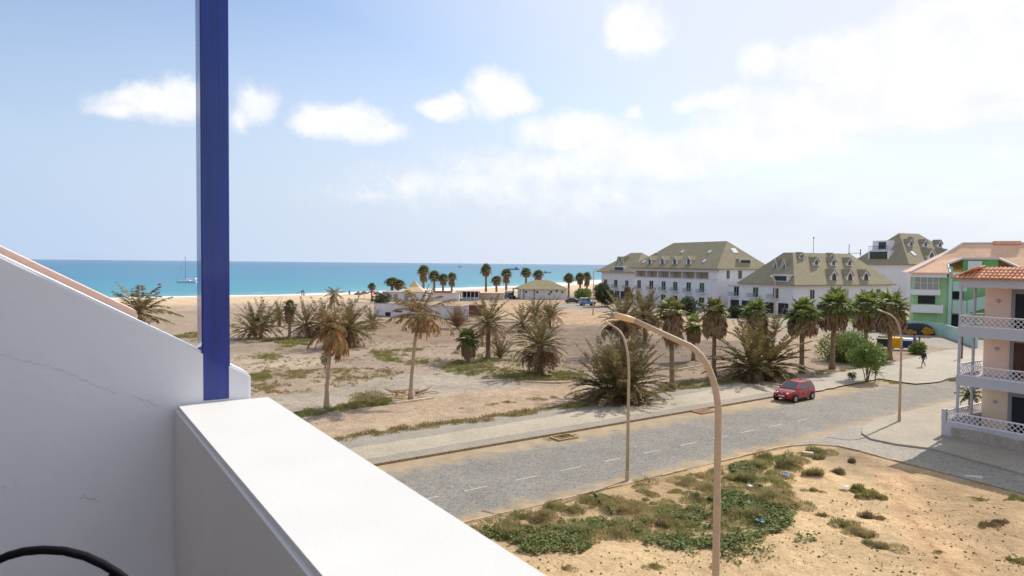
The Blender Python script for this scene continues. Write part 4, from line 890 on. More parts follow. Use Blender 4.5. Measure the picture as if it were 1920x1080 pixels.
def frond(q, base, az, el, L, droop, r, nl=26, ll=.34, lw=.055, vee=.35, wind=(0, 0, 0), start=.16, hang=.0, rw=.03, side=0.0):
    k = 12; t = np.linspace(0, 1, k); e = el - droop * t ** 1.35; a = az + side * t ** 1.5
    d = np.stack([np.cos(e) * np.cos(a), np.cos(e) * np.sin(a), np.sin(e)], -1) + np.array(wind) * (t ** 1.3)[:, None]; d = nrmz(d)
    P = np.concatenate([[base], base + np.cumsum(d[:-1] * L / (k - 1), 0)])
    up = np.array([0, 0, 1.0]); s = nrmz(np.cross(d, up + 1e-3)); u = np.cross(s, d)
    w = (rw * (1 - .8 * t))[:, None]
    for A, B in ((P - s * w, P + s * w), (P - u * w, P + u * w)):
        V = np.concatenate([A, B]); i = np.arange(k - 1); q.add(V, np.stack([i, i + 1, k + i + 1, k + i], -1))
    tt = np.sort(r.uniform(start, 1, nl)); idx = tt * (k - 1); i0 = np.minimum(idx.astype(int), k - 2); f = (idx - i0)[:, None]
    lerp = lambda X: X[i0] * (1 - f) + X[i0 + 1] * f
    p, dd, ss, uu = lerp(P), nrmz(lerp(d)), lerp(s), lerp(u)
    ln = L * ll * (np.sin(np.pi * (.12 + .82 * tt)) ** .7)[:, None] * r.uniform(.75, 1.1, (nl, 1))
    for sg in (1, -1):
        ld = nrmz(dd * r.uniform(.45, .8, (nl, 1)) + ss * sg * r.uniform(.6, 1, (nl, 1)) + uu * vee * r.uniform(.3, 1.2, (nl, 1)) - up * hang + np.array(wind) * .8 + r.normal(0, .08, (nl, 3)))
        wd = nrmz(np.cross(ld, uu + r.normal(0, .3, (nl, 3)))) * lw * L * .3
        mid = p + ld * ln * .4; tip = p + ld * ln - up * ln * (.14 + hang * .3)
        V = np.stack([p, mid - wd, tip, mid + wd], 1).reshape(-1, 3); j = np.arange(nl)[:, None] * 4; q.add(V, j + np.arange(4))
def trunk_mesh(h, r0, r1, lean=(0, 0), seed=0, bulge=0.0, n=10, rings=14):
    rr = random.Random(seed); pts = []; rad = []
    for i in range(rings + 1):
        t = i / rings; pts.append((lean[0] * t ** 1.6, lean[1] * t ** 1.6, h * t - (.15 if i == 0 else 0))); rad.append((r0 + (r1 - r0) * t + (r0 * .5 * max(0, .12 - t) / .12)) * rr.uniform(.93, 1.07))
    return MB().tube(pts, rad, n)
SEED = [100]
def palm_base(name, label, cat, bx, by, group, gz=0.0):
    p = at(bx, by, gz); SEED[0] += 1; return p, p.y / FOC, thing(name, label, cat, (p.x, p.y, gz), 0, group), np.random.default_rng(SEED[0])
def date_palm(bx, by, ty, hw, label, th=.45, n=46, dead=.4, droop=(.4, 1.3), stems=1, lo=-25, m=None, group='date palms on the open ground', nl=26, trunk_r=.2, deadm=None):
    p, k, o, r = palm_base('date_palm', label, 'palm tree', bx, by, group)
    H = atY(bx, ty, p.y).z; h = H * th; rad = hw * k; n = int(n * 1.3)
    L = max(rad * 1.12, (H - h) * 1.02); mb = MB(); q = QV(); qd = QV(); SE = SEED[0]
    for s in range(stems):
        a = 2 * math.pi * s / max(1, stems) + .5; off = (0 if stems == 1 else .16 * rad); hx = h * (1 if s == 0 else r.uniform(.5, .9)); ox, oy = off * math.cos(a), off * math.sin(a)
        t = trunk_mesh(max(hx, .25), trunk_r * 1.15, trunk_r, (ox * 1.2, oy * 1.2), SE * 7 + s); mb.add([(x + ox, y + oy, z) for x, y, z in t.v], t.f)
        top = np.array([ox * 2.2, oy * 2.2, hx])
        nn = n // stems if stems > 1 else n
        for i in range(nn):
            u = (i + .5) / nn; el = R(84) - (R(84) - R(lo)) * u ** .85; az = i * 2.399 + r.uniform(-.3, .3)
            b = top + np.array([math.cos(az), math.sin(az), 0]) * trunk_r * .5 + np.array([0, 0, -u * .35 * trunk_r * 3])
            frond(q if u < 1 - dead else qd, b, az, el + r.normal(0, .08), L * r.uniform(.86, 1.06) * (1.12 - .22 * u), r.uniform(*droop) * (.55 + .6 * u), r, int(nl * 2.0), .135, .026, .4)
    mb.build('trunk', trunk_m, o, True)
    if q.n: q.obj('crown', m or date_live, o)
    if qd.n: qd.obj('dead_fronds', deadm or date_dry, o)
    return o
def drooped(o, top, rad, n, r, L, m, lo=-80, hi=-35, name='hanging_fronds'):
    q = QV()
    for i in range(n):
        az = i * 2.399 + r.uniform(-.4, .4); frond(q, np.array([math.cos(az) * rad, math.sin(az) * rad, top - r.uniform(0, .5)]), az, R(r.uniform(lo, hi)) + .9, L * r.uniform(.7, 1.1), r.uniform(1.3, 2.0), r, 20, .26, .05)
    q.obj(name, m, o)
def fan_leaf(q, base, az, el, pl, fr, r, droop=.35, seg=15, wind=0):
    d = np.array([math.cos(el) * math.cos(az), math.cos(el) * math.sin(az), math.sin(el)]); up = np.array([0, 0, 1.0]); s = nrmz(np.cross(d, up)); u = np.cross(s, d)
    c = base + d * pl - up * pl * .12
    w = .018; V = np.array([base - s * w, base + s * w, c + s * w, c - s * w]); q.add(V, np.array([[0, 1, 2, 3]]))
    an = np.linspace(-1.9, 1.9, seg) + r.normal(0, .04, seg); ln = fr * (1 - .2 * np.abs(an) / 1.9) * r.uniform(.8, 1.12, seg)
    sd = np.cos(an)[:, None] * d + np.sin(an)[:, None] * s + u * (r.uniform(.05, .3, (seg, 1)) * (1 - np.abs(np.abs(an) - 1) / 2)[:, None]); sd = nrmz(sd)
    wd = nrmz(np.cross(sd, u + .25 * r.normal(0, 1, (seg, 3)))) * fr * .1
    mid = c + sd * (ln * .55)[:, None]; tip = c + sd * ln[:, None] - up * (droop * fr * r.uniform(.3, 1.1, (seg, 1)))
    V = np.stack([np.repeat(c[None], seg, 0), mid - wd, tip, mid + wd], 1).reshape(-1, 3); q.add(V, np.arange(seg)[:, None] * 4 + np.arange(4))
def skirt(q, ztop, zbot, rad, n, r, rt=.2):
    z = r.uniform(0, 1, n) ** .8; zt = ztop + (zbot - ztop) * z * .72; az = r.uniform(0, 2 * np.pi, n)
    L = (ztop - zbot) * r.uniform(.2, .42, n); f = np.sin(np.pi * np.clip(.18 + .66 * (ztop - zt) / (ztop - zbot), 0, 1)); ro = rt + (rad - rt) * f * r.uniform(.6, 1.08, n)
    c, s = np.cos(az), np.sin(az); A = np.stack([c * ro * .75, s * ro * .75, zt], -1); B = np.stack([c * ro, s * ro, zt - L * .45], -1); a2 = az + r.normal(0, .12, n); Cc = np.stack([np.cos(a2) * ro * .88, np.sin(a2) * ro * .88, zt - L], -1)
    w = np.stack([-s, c, np.zeros(n)], -1) * (r.uniform(.03, .08, n) * rad / .6)[:, None]; w += nrmz(np.stack([c, s, 0 * s], -1)) * r.normal(0, .03, (n, 1))
    q.add(np.stack([A, B - w, Cc, B + w], 1).reshape(-1, 3), np.arange(n)[:, None] * 4 + np.arange(4))
def fan_palm(bx, by, ty, hw, label, sk=None, n=26, group='fan palms along the street', gz=0.0, name='fan_palm', skr=.75, live=None, crown_y=None, tr=.17, leaves_lo=-50):
    """sk = pixel row where the skirt of dead leaves ends"""
    p, k, o, r = palm_base(name, label, 'palm tree', bx, by, group, gz)
    Z = lambda y: atY(bx, y, p.y).z - gz
    H = Z(ty); rad = hw * k; cz = Z(crown_y) if crown_y else H - rad * .85
    ln_ = (r.normal(0, .14), r.normal(0, .14)); trunk_mesh(cz, tr * 1.25, tr, ln_, SEED[0]).build('trunk', trunk_m, o, True); tilt = r.normal(0, .22, 2); gap = r.uniform(0, 6.28)
    q = QV(); qd = QV()
    for i in range(n):
        if r.random() < .14: continue
        u = (i + .5) / n; el = R(86) - (R(86) - R(leaves_lo)) * u ** .65; az = i * 2.399 + r.uniform(-.3, .3); fr = rad * .74 * r.uniform(.85, 1.12)
        el += tilt[0] * math.cos(az) + tilt[1] * math.sin(az); fan_leaf(q if u < .82 else qd, np.array([ln_[0], ln_[1], cz - .12 * u]), az, el, rad * .52 * r.uniform(.7, 1.2), fr, r, .2 + .4 * u)
    if sk:
        zb = Z(sk); skirt(qd, cz + .05, zb, rad * skr, int(420 + 90 * (cz - zb)), r, tr)
        for i in range(16): az = r.uniform(0, 6.3); fan_leaf(qd, np.array([0, 0, cz - .3 * r.random()]), az, R(r.uniform(-75, -40)), rad * .5, rad * .6, r, .5, 11)
    q.obj('crown', live or fan_live, o)
    if qd.n: qd.obj('skirt', fan_dry, o)
    return o
def coco_palm(bx, by, cx, cy, ty, L, label, wind, n=16, hangers=10, gz=0.0, sagged=True, lm=None, tr=(.17, .1), group='thin coconut palms by the path', hang_len=2.3):
    p, k, o, r = palm_base('coconut_palm', label, 'palm tree', bx, by, group)
    top = atY(cx, cy, p.y) - p; trunk_mesh(top.z, tr[0], tr[1], (top.x, top.y), SEED[0], rings=18).build('trunk', coco_trunk, o, True)
    tp = np.array(top); q = QV(); qd = QV()
    for i in range(n):
        u = (i + .5) / n; az = i * 2.399 + r.uniform(-.2, .2); el = R(80) - R(95) * u
        frond(q, tp, az, el, L * r.uniform(.8, 1.08), r.uniform(.7, 1.4), r, 40, .26, .05, .1, wind, .14, .35, .035)
    for i in range(hangers):
        az = r.uniform(0, 6.28); frond(qd, tp + np.array([0, 0, -.15]), az, R(r.uniform(-60, -10)), hang_len * r.uniform(.7, 1.1), r.uniform(.9, 1.6), r, 34, .3, .05, 0, tuple(np.array(wind) * .3), .1, .6, .04)
    q.obj('crown', lm or coco_leaf, o)
    if qd.n: qd.obj('dead_fronds', coco_dry, o)
    return o
# open ground, left to right
date_palm(482, 635, 557, 36, "bushy olive date palm nearest the blue post, three short trunks fanning out", .34, 60, .35, (.3, 1.0), 3, -35)
date_palm(524, 612, 564, 22, "small brown date palm just behind the bushy one near the blue post", .35, 34, .4)
fan_palm(543, 637, 561, 14, "slim brown fan palm standing alone with narrow shaggy skirt left of the big clump", 606, 24, 'fan palms on the open ground', skr=.62, live=mat("dull_fan_leaf", S(98, 92, 60), .6, .25, 1.4, trans=.25))
date_palm(588, 632, 556, 42, "wide dark brown date palm clump, left half of the big thicket behind a thin palm", .36, 72, .5, (.4, 1.3), 2, -60)
date_palm(654, 650, 556, 38, "wide brown date palm with drooping skirt, right half of the big thicket", .38, 70, .5, (.4, 1.3), 1, -75)
coco_palm(628, 612, 626, 552, 538, 1.9, "slender far palm with a small feathery top rising above the thicket", (-.15, 0, 0), 16, 4, group=None)
c1 = coco_palm(612, 767, 624, 610, 560, 1.75, "thin coconut palm with grey trunk and brown dead fronds hanging straight down", (-.75, -.1, -.05), 18, 26, hang_len=2.5)
c2 = coco_palm(770, 750, 785, 590, 522, 3.1, "thin leaning coconut palm with long drooping ragged fronds in front of the low white wall", (-.28, 0, .16), 17, 7, lm=coco_leaf, hang_len=2.0)
date_palm(698, 617, 573, 19, "small dry date palm left end of the low white wall", .25, 30, .5)
date_palm(797, 622, 594, 17, "little golden dry palm behind the leaning coconut palm", .2, 34, .6, m=gold_leaf, deadm=gold_leaf, lo=-40)
date_palm(858, 616, 574, 22, "wispy reddish brown dry palm in front of the low white wall", .12, 40, .5, (.2, .7), m=date_dry, lo=20)
fan_palm(878, 680, 604, 24, "short fan palm with green top and fat grey skirt on the weedy patch", 672, 26, 'fan palms on the open ground', skr=.56, crown_y=634, live=mat("bright_fan_leaf", S(96, 112, 52), .5, .25, 1.4, trans=.3), tr=.14)
pd5 = date_palm(915, 674, 554, 33, "upright date palm with thick tall trunk beside the short fan palm", .56, 46, .3, (.5, 1.3), 1, -40, trunk_r=.24)
date_palm(938, 672, 628, 17, "young date palm sprouting at the foot of the thick trunked one", .12, 22, .3, (.2, .8), 1, 25)
date_palm(980, 622, 566, 22, "small date palm, left of the group of three behind the big skirted one", .3, 40, .5, lo=-60)
date_palm(1003, 612, 556, 22, "dusty date palm, middle of the group of three", .42, 38, .5)
date_palm(1031, 614, 556, 26, "date palm with dead frond reaching right, right of the group of three", .38, 42, .45)
o9 = date_palm(1013, 703, 585, 45, "lone date palm with full umbrella skirt of dead fronds, in the middle", .5, 52, .3, (.6, 1.4), 1, -30, trunk_r=.26)
drooped(o9, 2.2, .2, 64, np.random.default_rng(3), 2.1, date_dry)
date_palm(1160, 752, 628, 66, "huge bushy date palm clump behind the middle street lamp", .24, 150, .5, (.3, 1.2), 3, -65, nl=34, trunk_r=.24)
o11 = date_palm(1167, 668, 543, 38, "grey green date palm behind the street lamp head", .56, 44, .3, (.5, 1.2), 1, -30, trunk_r=.26)
drooped(o11, 3.9, .2, 44, np.random.default_rng(4), 3.0, date_dry)
o12 = date_palm(1209, 645, 538, 38, "tall date palm with long grey fronds, between the lamp arm and the villas", .52, 46, .3, (.5, 1.2), 1, -30, trunk_r=.26)
drooped(o12, 4.2, .2, 40, np.random.default_rng(5), 3.0, date_dry)
fan_palm(1260, 731, 541, 30, "fan palm with dull green top crossed by the near lamp arm", 648, 26, skr=.66, crown_y=581, live=mat("olive_fan_leaf", S(132, 130, 78), .55, .25, 1.4, trans=.28))
fan_palm(1300, 676, 590, 21, "smallest fan palm, green topped, between two tall ones by the lamp arm", 644, 20, skr=.62)
fan_palm(1338, 706, 543, 27, "fan palm with long brown skirt just right of the lamp bend", 634, 26, skr=.86, crown_y=578, live=mat("olive_fan_leaf_two", S(136, 130, 78), .55, .25, 1.4, trans=.28))
fan_palm(1419, 690, 559, 27, "fan palm peeping out behind the spreading date palm", 640, 24, skr=.7)
date_palm(1424, 712, 590, 62, "large spreading date palm bush behind the red car", .22, 90, .4, (.3, 1.15), 2, -60, nl=34, trunk_r=.24, group='date palms on the open ground')
fan_palm(1503, 700, 549, 31, "fan palm with widest brown skirt right of the spreading date palm", 632, 28, skr=.86, crown_y=583, tr=.2)
fan_palm(1560, 692, 533, 34, "tallest green topped fan palm standing in front of the round green bush", 622, 28, skr=.7, crown_y=570, tr=.2)
fan_palm(1622, 662, 538, 32, "fan palm behind the small leafy tree", 622, 28, skr=.7, crown_y=573, tr=.2)
fan_palm(1668, 674, 536, 33, "fan palm beside the dark bin, shaggy skirt down to the curved far lamp", 626, 28, skr=.8, crown_y=572, tr=.21)
coco_palm(262, 700, 262, 588, 525, 3.4, "windswept green and brown palm top peeping over the balcony partition", (.35, 0, .3), 22, 4, lm=mat("pale_palm_leaf", S(140, 132, 88), .6, .3, 1.2, trans=.3, col2=S(124, 100, 68)), tr=(.2, .15), group=None)
coco_palm(1818, 770, 1820, 742, 722, 1.2, "low dark green palm beside the peach house terrace", (0, 0, 0), 18, 0, lm=mat("deep_palm_leaf", S(66, 84, 44), .5, .3, 1.2, trans=.25), tr=(.14, .12), group=None)
# far fan palms by the beach: few unique plants, copied
FB = []
beach = [(735, 562, 520, 15, "left of a pair of far fan palms before the tented beach house"), (747, 562, 524, 14, "right of a pair of far fan palms before the tented beach house"),
         (794, 552, 497, 12, "tall far fan palm rising behind the drooping coconut palm"), (814, 560, 507, 12, "far fan palm, first of three left of the beach bar"), (831, 560, 513, 11, "far fan palm, lower middle one of three left of the beach bar"), (847, 556, 511, 10, "far fan palm, last of three left of the beach bar"),
         (911, 556, 494, 11, "tallest far fan palm with double shaggy skirt beside the beach bar"), (931, 556, 517, 11, "short far fan palm right of the tallest one"), (949, 552, 504, 11, "slender far fan palm left of the pergola"),
         (986, 548, 502, 11, "left of two round headed far palms behind the round roofed house"), (1009, 548, 506, 11, "right of two round headed far palms behind the round roofed house"),
         (1024, 556, 533, 7, "tiny palm against the wall of the round roofed house"), (1066, 560, 512, 11, "first far palm in the group by the seaward villas"), (1087, 558, 511, 10, "second far palm in the group by the seaward villas"), (1100, 556, 510, 9, "last far palm in the group by the seaward villas"), (697, 566, 530, 8, "small far palm by the red parasol on the beach")]
proto = []
for v in range(3):
    r = np.random.default_rng(900 + v); H = 6.0
    o = thing('fan_palm', 'x', 'palm tree', (0, 0, 0), 0, 'far fan palms by the beach'); trunk_mesh(H - 1.2, .26, .2, (r.normal(0, .2), 0), v).build('trunk', trunk_m, o, True); q = QV(); qd = QV()
    for i in range(30):
        u = (i + .5) / 30; fan_leaf(q if u < .8 else qd, np.array([0, 0, H - 1.2]), i * 2.399, R(86) - R(115) * u, .7, .95, r, .3 + .4 * u, 13)
    skirt(qd, H - 1.1, H - (2.4 + .6 * v), .75, 200, r, .2); q.obj('crown', mat("far_fan_leaf", S(108, 116, 70), .55, .25, 1.4, trans=.25), o); qd.obj('skirt', fan_dry, o); proto.append(o)
for i, (bx, by, ty, hw, lab) in enumerate(beach):
    p = at(bx, by); Hh = atY(bx, ty, p.y).z; k = hw * p.y / FOC / 1.25; sc = (k, k, Hh / 6.0)
    v = i % 3; o = proto[v]
    if i < 3: o.location = p; o.scale = sc; o['label'] = lab; o.rotation_euler.z = i
    else: dup(o, p, i * 1.7, sc, lab)
# ---------------------------------------------------------------- bushes and small trees
def leaf_blob(q, blobs, n, size, r, flat=.6):
    wts = np.array([b[3] ** 2 for b in blobs]); wts /= wts.sum(); idx = r.choice(len(blobs), n, p=wts); Bm = np.array(blobs)[idx]
    d = nrmz(r.normal(0, 1, (n, 3))); rad = Bm[:, 3:4] * r.uniform(.45, 1.05, (n, 1)) ** .6; sc = Bm[:, 4:5] if Bm.shape[1] > 4 else np.full((n, 1), .8)
    P = Bm[:, :3] + d * rad * np.concatenate([np.ones((n, 2)), sc], 1); P[:, 2] = np.maximum(P[:, 2], .03)
    a = nrmz(d + r.normal(0, .9, (n, 3))); b = nrmz(np.cross(a, r.normal(0, 1, (n, 3)))); s = size * r.uniform(.6, 1.3, (n, 1))
    V = np.stack([P - a * s, P + b * s * .45, P + a * s, P - b * s * .45], 1).reshape(-1, 3); q.add(V, np.arange(n)[:, None] * 4 + np.arange(4))
bush_m = mat("bush_leaf", S(122, 138, 74), .6, .25, .8, trans=.25, var2=.25, scale2=3)
tree_m = mat("small_tree_leaf", S(112, 132, 64), .55, .25, .8, trans=.28, var2=.25, scale2=3)
dark_m = mat("dark_bush_leaf", S(80, 88, 56), .6, .3, .5, trans=.2, var2=.3, scale2=2)
twig_m = mat("grey_twig", S(128, 112, 92), .9, .2, 3)
def bush(name, bx, by, wpx, hpx, label, cat, m, n=2500, size=.12, stem=0.0, nb=9, seed=0, group=None, depth=None, stems=4):
    p = at(bx, by); k = p.y / FOC; w = wpx * k / 2; h = hpx * k; r = np.random.default_rng(seed + int(bx)); o = thing(name, label, cat, (p.x, p.y, 0), 0, group); zb = h * stem; bl = []
    for i in range(nb):
        a = r.uniform(0, 6.28); d = r.uniform(0, .62) * w; rb = w * r.uniform(.32, .5); z = zb + (h - zb) * r.uniform(.25, .62); bl.append((math.cos(a) * d, math.sin(a) * d * (depth or 1), z, rb, min(1, (h - zb) * .42 / rb)))
    bl.append((0, 0, zb + (h - zb) * .62, w * .45, min(1, (h - zb) * .4 / (w * .45)))); q = QV(); leaf_blob(q, bl, n, size, r); q.obj('crown', m, o); mb = MB()
    for i in range(stems):
        b = bl[i % len(bl)]; mb.tube([(.08 * math.cos(i * 2.1), .08 * math.sin(i * 2.1), -.1), (b[0] * .35, b[1] * .35, b[2] * .5), (b[0] * .8, b[1] * .8, b[2])], [.05 if stem else .025, .035 if stem else .02, .015], 6)
    mb.build('trunk' if stem else 'stems', twig_m, o, True); return o
bush('bush', 1592, 678, 140, 62, "broad feathery green bush under the tall fan palms", 'bush', bush_m, 9000, .13, 0, 16)
bush('leafy_tree', 1625, 716, 84, 76, "small many stemmed leafy tree at the pavement edge", 'tree', tree_m, 4200, .11, .34, 12, stems=6)
bush('leafless_shrub', 1600, 714, 24, 18, "little dark shrub left of the small leafy tree", 'shrub', dark_m, 420, .07, .1, 5)
bush('bush', 1722, 664, 48, 26, "spreading green bush in front of the blue bin", 'bush', bush_m, 2200, .13, 0, 9)
date_palm(1641, 716, 677, 13, "bright green palm sapling right of the small leafy tree", .45, 16, .1, (.6, 1.3), 1, -10, m=mat("sapling_leaf", S(128, 140, 58), .5, .2, 1, trans=.35), trunk_r=.05, group=None)
bush('bush', 610, 690, 34, 38, "scraggly grey green shrub left of the thin coconut trunk", 'shrub', mat("scraggly_leaf", S(140, 134, 100), .8, .2, 1, trans=.2), 420, .1, 0, 5)
bush('dark_tree', 1128, 575, 62, 48, "dark dense tree at the seaward villas", 'tree', dark_m, 3600, .3, .1, 12)
bush('dark_tree', 1090, 566, 44, 26, "yellow green hedge tree left of the dark dense one", 'tree', bush_m, 2000, .28, .05, 8)
bush('dark_tree', 1176, 580, 26, 52, "brown dry tree before the first villa", 'tree', date_dry, 1500, .28, .25, 8)
bush('dark_tree', 1290, 590, 66, 34, "dark bush below the loggia villa balconies", 'bush', dark_m, 2200, .3, .05, 10)
for bx, wd, lab in ((1384, 60, "clipped dark hedge left of the near villa corner"), (1540, 120, "low dark hedge along the near villa right front"), (1745, 70, "dark bushes between tall villa and green house")):
    bush('hedge', bx, 596 if bx < 1500 else 606, wd, 24 if bx < 1700 else 44, lab, 'hedge', dark_m, 2600, .3, 0, 14, depth=.5)
bush('bush', 720, 568, 44, 20, "dark scrub beside the tented beach house", 'bush', dark_m, 900, .3, 0, 8)
# ---------------------------------------------------------------- low growth: uncountable, kept as ground cover
grass_m = mat("dry_grass", S(152, 140, 88), .8, .25, .35, trans=.2, col2=S(172, 150, 104), var2=.25, scale2=2.5)
green_m = mat("green_grass", S(134, 140, 78), .75, .25, .35, trans=.25, col2=S(158, 146, 92), var2=.25, scale2=2.5)
creep_m = mat("creeping_leaf", S(130, 132, 82), .6, .2, .5, trans=.3, spec=.15, col2=S(104, 120, 60), var2=.3, scale2=3)
tuss_m = mat("grey_tussock", S(140, 146, 88), .8, .2, .5, trans=.3, col2=S(178, 156, 116), var2=.3, scale2=1.3)
def scatter_pts(poly, n, r, dens=None, soft=0.0):
    A = np.array(poly); lo, hi = A.min(0), A.max(0); out = []
    while sum(len(o) for o in out) < n:
        P = r.uniform(lo, hi, (n * 3, 2)); k = poly_sd(P[:, 0], P[:, 1], poly) > soft
        if dens is not None: k &= fbm(P[:, 0], P[:, 1], dens, 41) > .5
        if k.sum() < 3 and len(out) > 40: break
        out.append(P[k])
    return np.concatenate(out)[:n]
def clumps(q, P, rad, h, blades, r, zf=None, lean=.5, bw=.012):
    """rounded tussocks of upright blades"""
    n = len(P); rr = rad * r.uniform(.5, 1.35, n); a = r.uniform(0, 6.28, (n, blades)); d = np.sqrt(r.uniform(0, 1, (n, blades))); ex = r.uniform(.8, 1.5, (n, 1))
    X = P[:, :1] + np.cos(a) * d * rr[:, None] * ex; Y = P[:, 1:2] + np.sin(a) * d * rr[:, None]; H = h * (rr / rad)[:, None] * (1.05 - .75 * d ** 2) * r.uniform(.6, 1.2, (n, blades))
    z0 = (zf(P[:, 0], P[:, 1]) if zf else np.zeros(n))[:, None] + 0 * X; X, Y, H, a, d, z0 = [v.ravel() for v in (X, Y, H, a, d, z0)]; m = len(X)
    lx = np.cos(a) * d * lean + r.normal(0, .3, m); ly = np.sin(a) * d * lean + r.normal(0, .3, m); L = nrmz(np.stack([lx, ly, np.ones(m)], -1)); s = nrmz(np.cross(L, r.normal(0, 1, (m, 3)))) * (bw * r.uniform(.6, 1.5, (m, 1)))
    B = np.stack([X, Y, z0 + H * .35 - .03], -1); M_ = B + L * (H * .35)[:, None]; T = B + L * (H * .75)[:, None]
    q.add(np.stack([B, M_ - s, T, M_ + s], 1).reshape(-1, 3), np.arange(m)[:, None] * 4 + np.arange(4))
r = np.random.default_rng(55); q = QV(); qg = QV()
def zone(poly, n, rad, h, blades, green=False, dens=None, bw=.02): clumps(qg if green else q, scatter_pts(gpoly(poly), n, r, dens), rad, h, blades, r, ground_z, .5, bw)
zone([(620, 834), (800, 806), (900, 795), (1000, 779), (1100, 765), (1180, 752), (1120, 748), (1060, 764), (1000, 770), (900, 786), (800, 797), (640, 822)], 150, .42, .3, 130)
zone([(1000, 779), (1100, 765), (1180, 752), (1240, 742), (1120, 745), (1060, 762)], 60, .4, .3, 130, True)
zone([(1220, 744), (1330, 728), (1420, 714), (1500, 703), (1400, 706), (1300, 716), (1220, 730)], 90, .4, .3, 120, True)
zone([(820, 690), (860, 678), (960, 694), (1090, 700), (1098, 714), (1000, 716), (900, 706), (840, 698)], 170, .5, .3, 150, True)
zone([(430, 640), (520, 634), (590, 638), (600, 650), (520, 656), (440, 652)], 110, .5, .32, 90, True, .25, .03)
zone([(300, 620), (380, 615), (380, 650), (340, 640)], 40, .5, .3, 80, True, .2, .03)
zone([(430, 605), (560, 600), (720, 618), (660, 650), (600, 632), (430, 622)], 60, .6, .3, 80, True, .12, .04)
zone([(470, 705), (560, 702), (600, 712), (570, 724), (480, 716)], 26, .5, .35, 120, True, .2)
zone([(700, 662), (770, 655), (860, 662), (880, 690), (790, 688), (700, 676)], 90, .5, .3, 90, True, .25, .025)
zone([(860, 690), (900, 640), (1000, 645), (990, 690)], 70, .45, .3, 90, True, .2, .025)
zone([(560, 776), (640, 764), (720, 748), (740, 757), (640, 772), (560, 784)], 80, .4, .28, 130, True, None)
zone([(660, 738), (720, 742), (730, 752), (660, 756)], 16, .6, .4, 130, False)
zone([(480, 670), (515, 668), (520, 680), (484, 680)], 4, .8, .5, 220, True)
zone([(800, 770), (1020, 745), (1100, 735), (1080, 745), (900, 765)], 14, .35, .2, 90, False)
zone([(1060, 690), (1200, 680), (1400, 660), (1500, 650), (1330, 700), (1240, 716)], 40, .35, .22, 90, False, .3)
zone([(1500, 700), (1600, 690), (1680, 676), (1640, 690), (1560, 704)], 30, .35, .25, 90, False)
zone([(430, 690), (620, 690), (760, 700), (640, 730), (470, 738)], 40, .3, .2, 80, False, .3)
zone([(1020, 826), (1050, 820), (1080, 815), (1075, 819)], 8, .3, .16, 100, True)
zone([(1650, 714), (1700, 720), (1680, 722)], 8, .3, .2, 90, True); zone([(1760, 714), (1800, 711), (1795, 716)], 10, .3, .25, 90, True)
zone([(1668, 794), (1688, 793), (1698, 789), (1680, 797)], 9, .2, .1, 90, True)
zone([(430, 660), (620, 655), (800, 650), (1000, 640), (1100, 690), (960, 735), (760, 700), (600, 735), (470, 740)], 900, .17, .16, 28, False, .22, .02)
zone([(440, 700), (600, 690), (780, 690), (700, 720), (560, 736), (470, 736)], 300, .22, .22, 40, False, .35, .02)
zone([(1000, 600), (1200, 600), (1420, 640), (1480, 690), (1300, 715), (1100, 690), (1040, 640)], 260, .2, .16, 24, False, .2, .025)
zone([(600, 605), (980, 600), (1040, 640), (700, 660), (560, 640)], 260, .25, .18, 24, False, .15, .03)
tag(q.obj("dry_grass", grass_m, None), "dry olive grass tufts edging the pavement and the open ground", "grass", kind='stuff')
tag(qg.obj("green_grass", green_m, None), "low green weeds spreading round the palms on the open ground", "grass", kind='stuff')
# the sandy lot in front: tussocks and creeper as ground cover, the lone shrubs each on their own
q = QV(); qc = QV()
LOTV = gpoly([(885, 990), (960, 962), (1040, 948), (1090, 930), (1180, 905), (1300, 884), (1400, 858), (1480, 848), (1560, 842), (1580, 852), (1520, 872), (1490, 900), (1500, 940), (1490, 985), (1400, 1000), (1300, 1010), (1180, 1022), (1100, 1030), (1000, 1024), (920, 1018)])
P = scatter_pts(LOTV, 210, r, None, .35); clumps(q, P, .38, .22, 330, r, ground_z, 1.1, .011)
for (x, y, w) in ((930, 1000, .9), (1010, 975, .9), (1075, 958, .8), (1120, 945, .8), (1090, 1002, .8), (1165, 1000, .9), (1245, 985, .9), (1010, 1005, .6), (1180, 955, .7), (1450, 860, .7), (1420, 880, .7), (1480, 880, .6), (1440, 945, .8), (1470, 958, .7), (1390, 968, .6), (1530, 852, .5), (1390, 905, .5), (1520, 895, .4)):
    p = at(x, y)
    for j in range(9):
        a = r.uniform(0, 6.28); d = w * r.uniform(0, 1.05); clumps(q, np.array([[p.x + math.cos(a) * d * 1.35, p.y + math.sin(a) * d * .8]]), w * r.uniform(.25, .55), r.uniform(.2, .46), 330, r, ground_z, 1.2, .011)
tag(q.obj("tussock_cover", tuss_m, None), "grey green tussocks massed on the sandy lot in front", "scrub", kind='stuff')
def leaves(qq, P, size, r, hmax=.12):
    n = len(P); z = ground_z(P[:, 0], P[:, 1]) + r.uniform(.02, hmax, n); nr = nrmz(np.stack([r.normal(0, .5, n), r.normal(0, .5, n), np.ones(n)], -1)); a = nrmz(np.cross(nr, r.normal(0, 1, (n, 3)))); b = np.cross(nr, a); s = size * r.uniform(.6, 1.3, (n, 1)); c = np.stack([P[:, 0], P[:, 1], z], -1)
    qq.add(np.stack([c - a * s, c - b * s * .7, c + a * s, c + b * s * .7], 1).reshape(-1, 3), np.arange(n)[:, None] * 4 + np.arange(4))
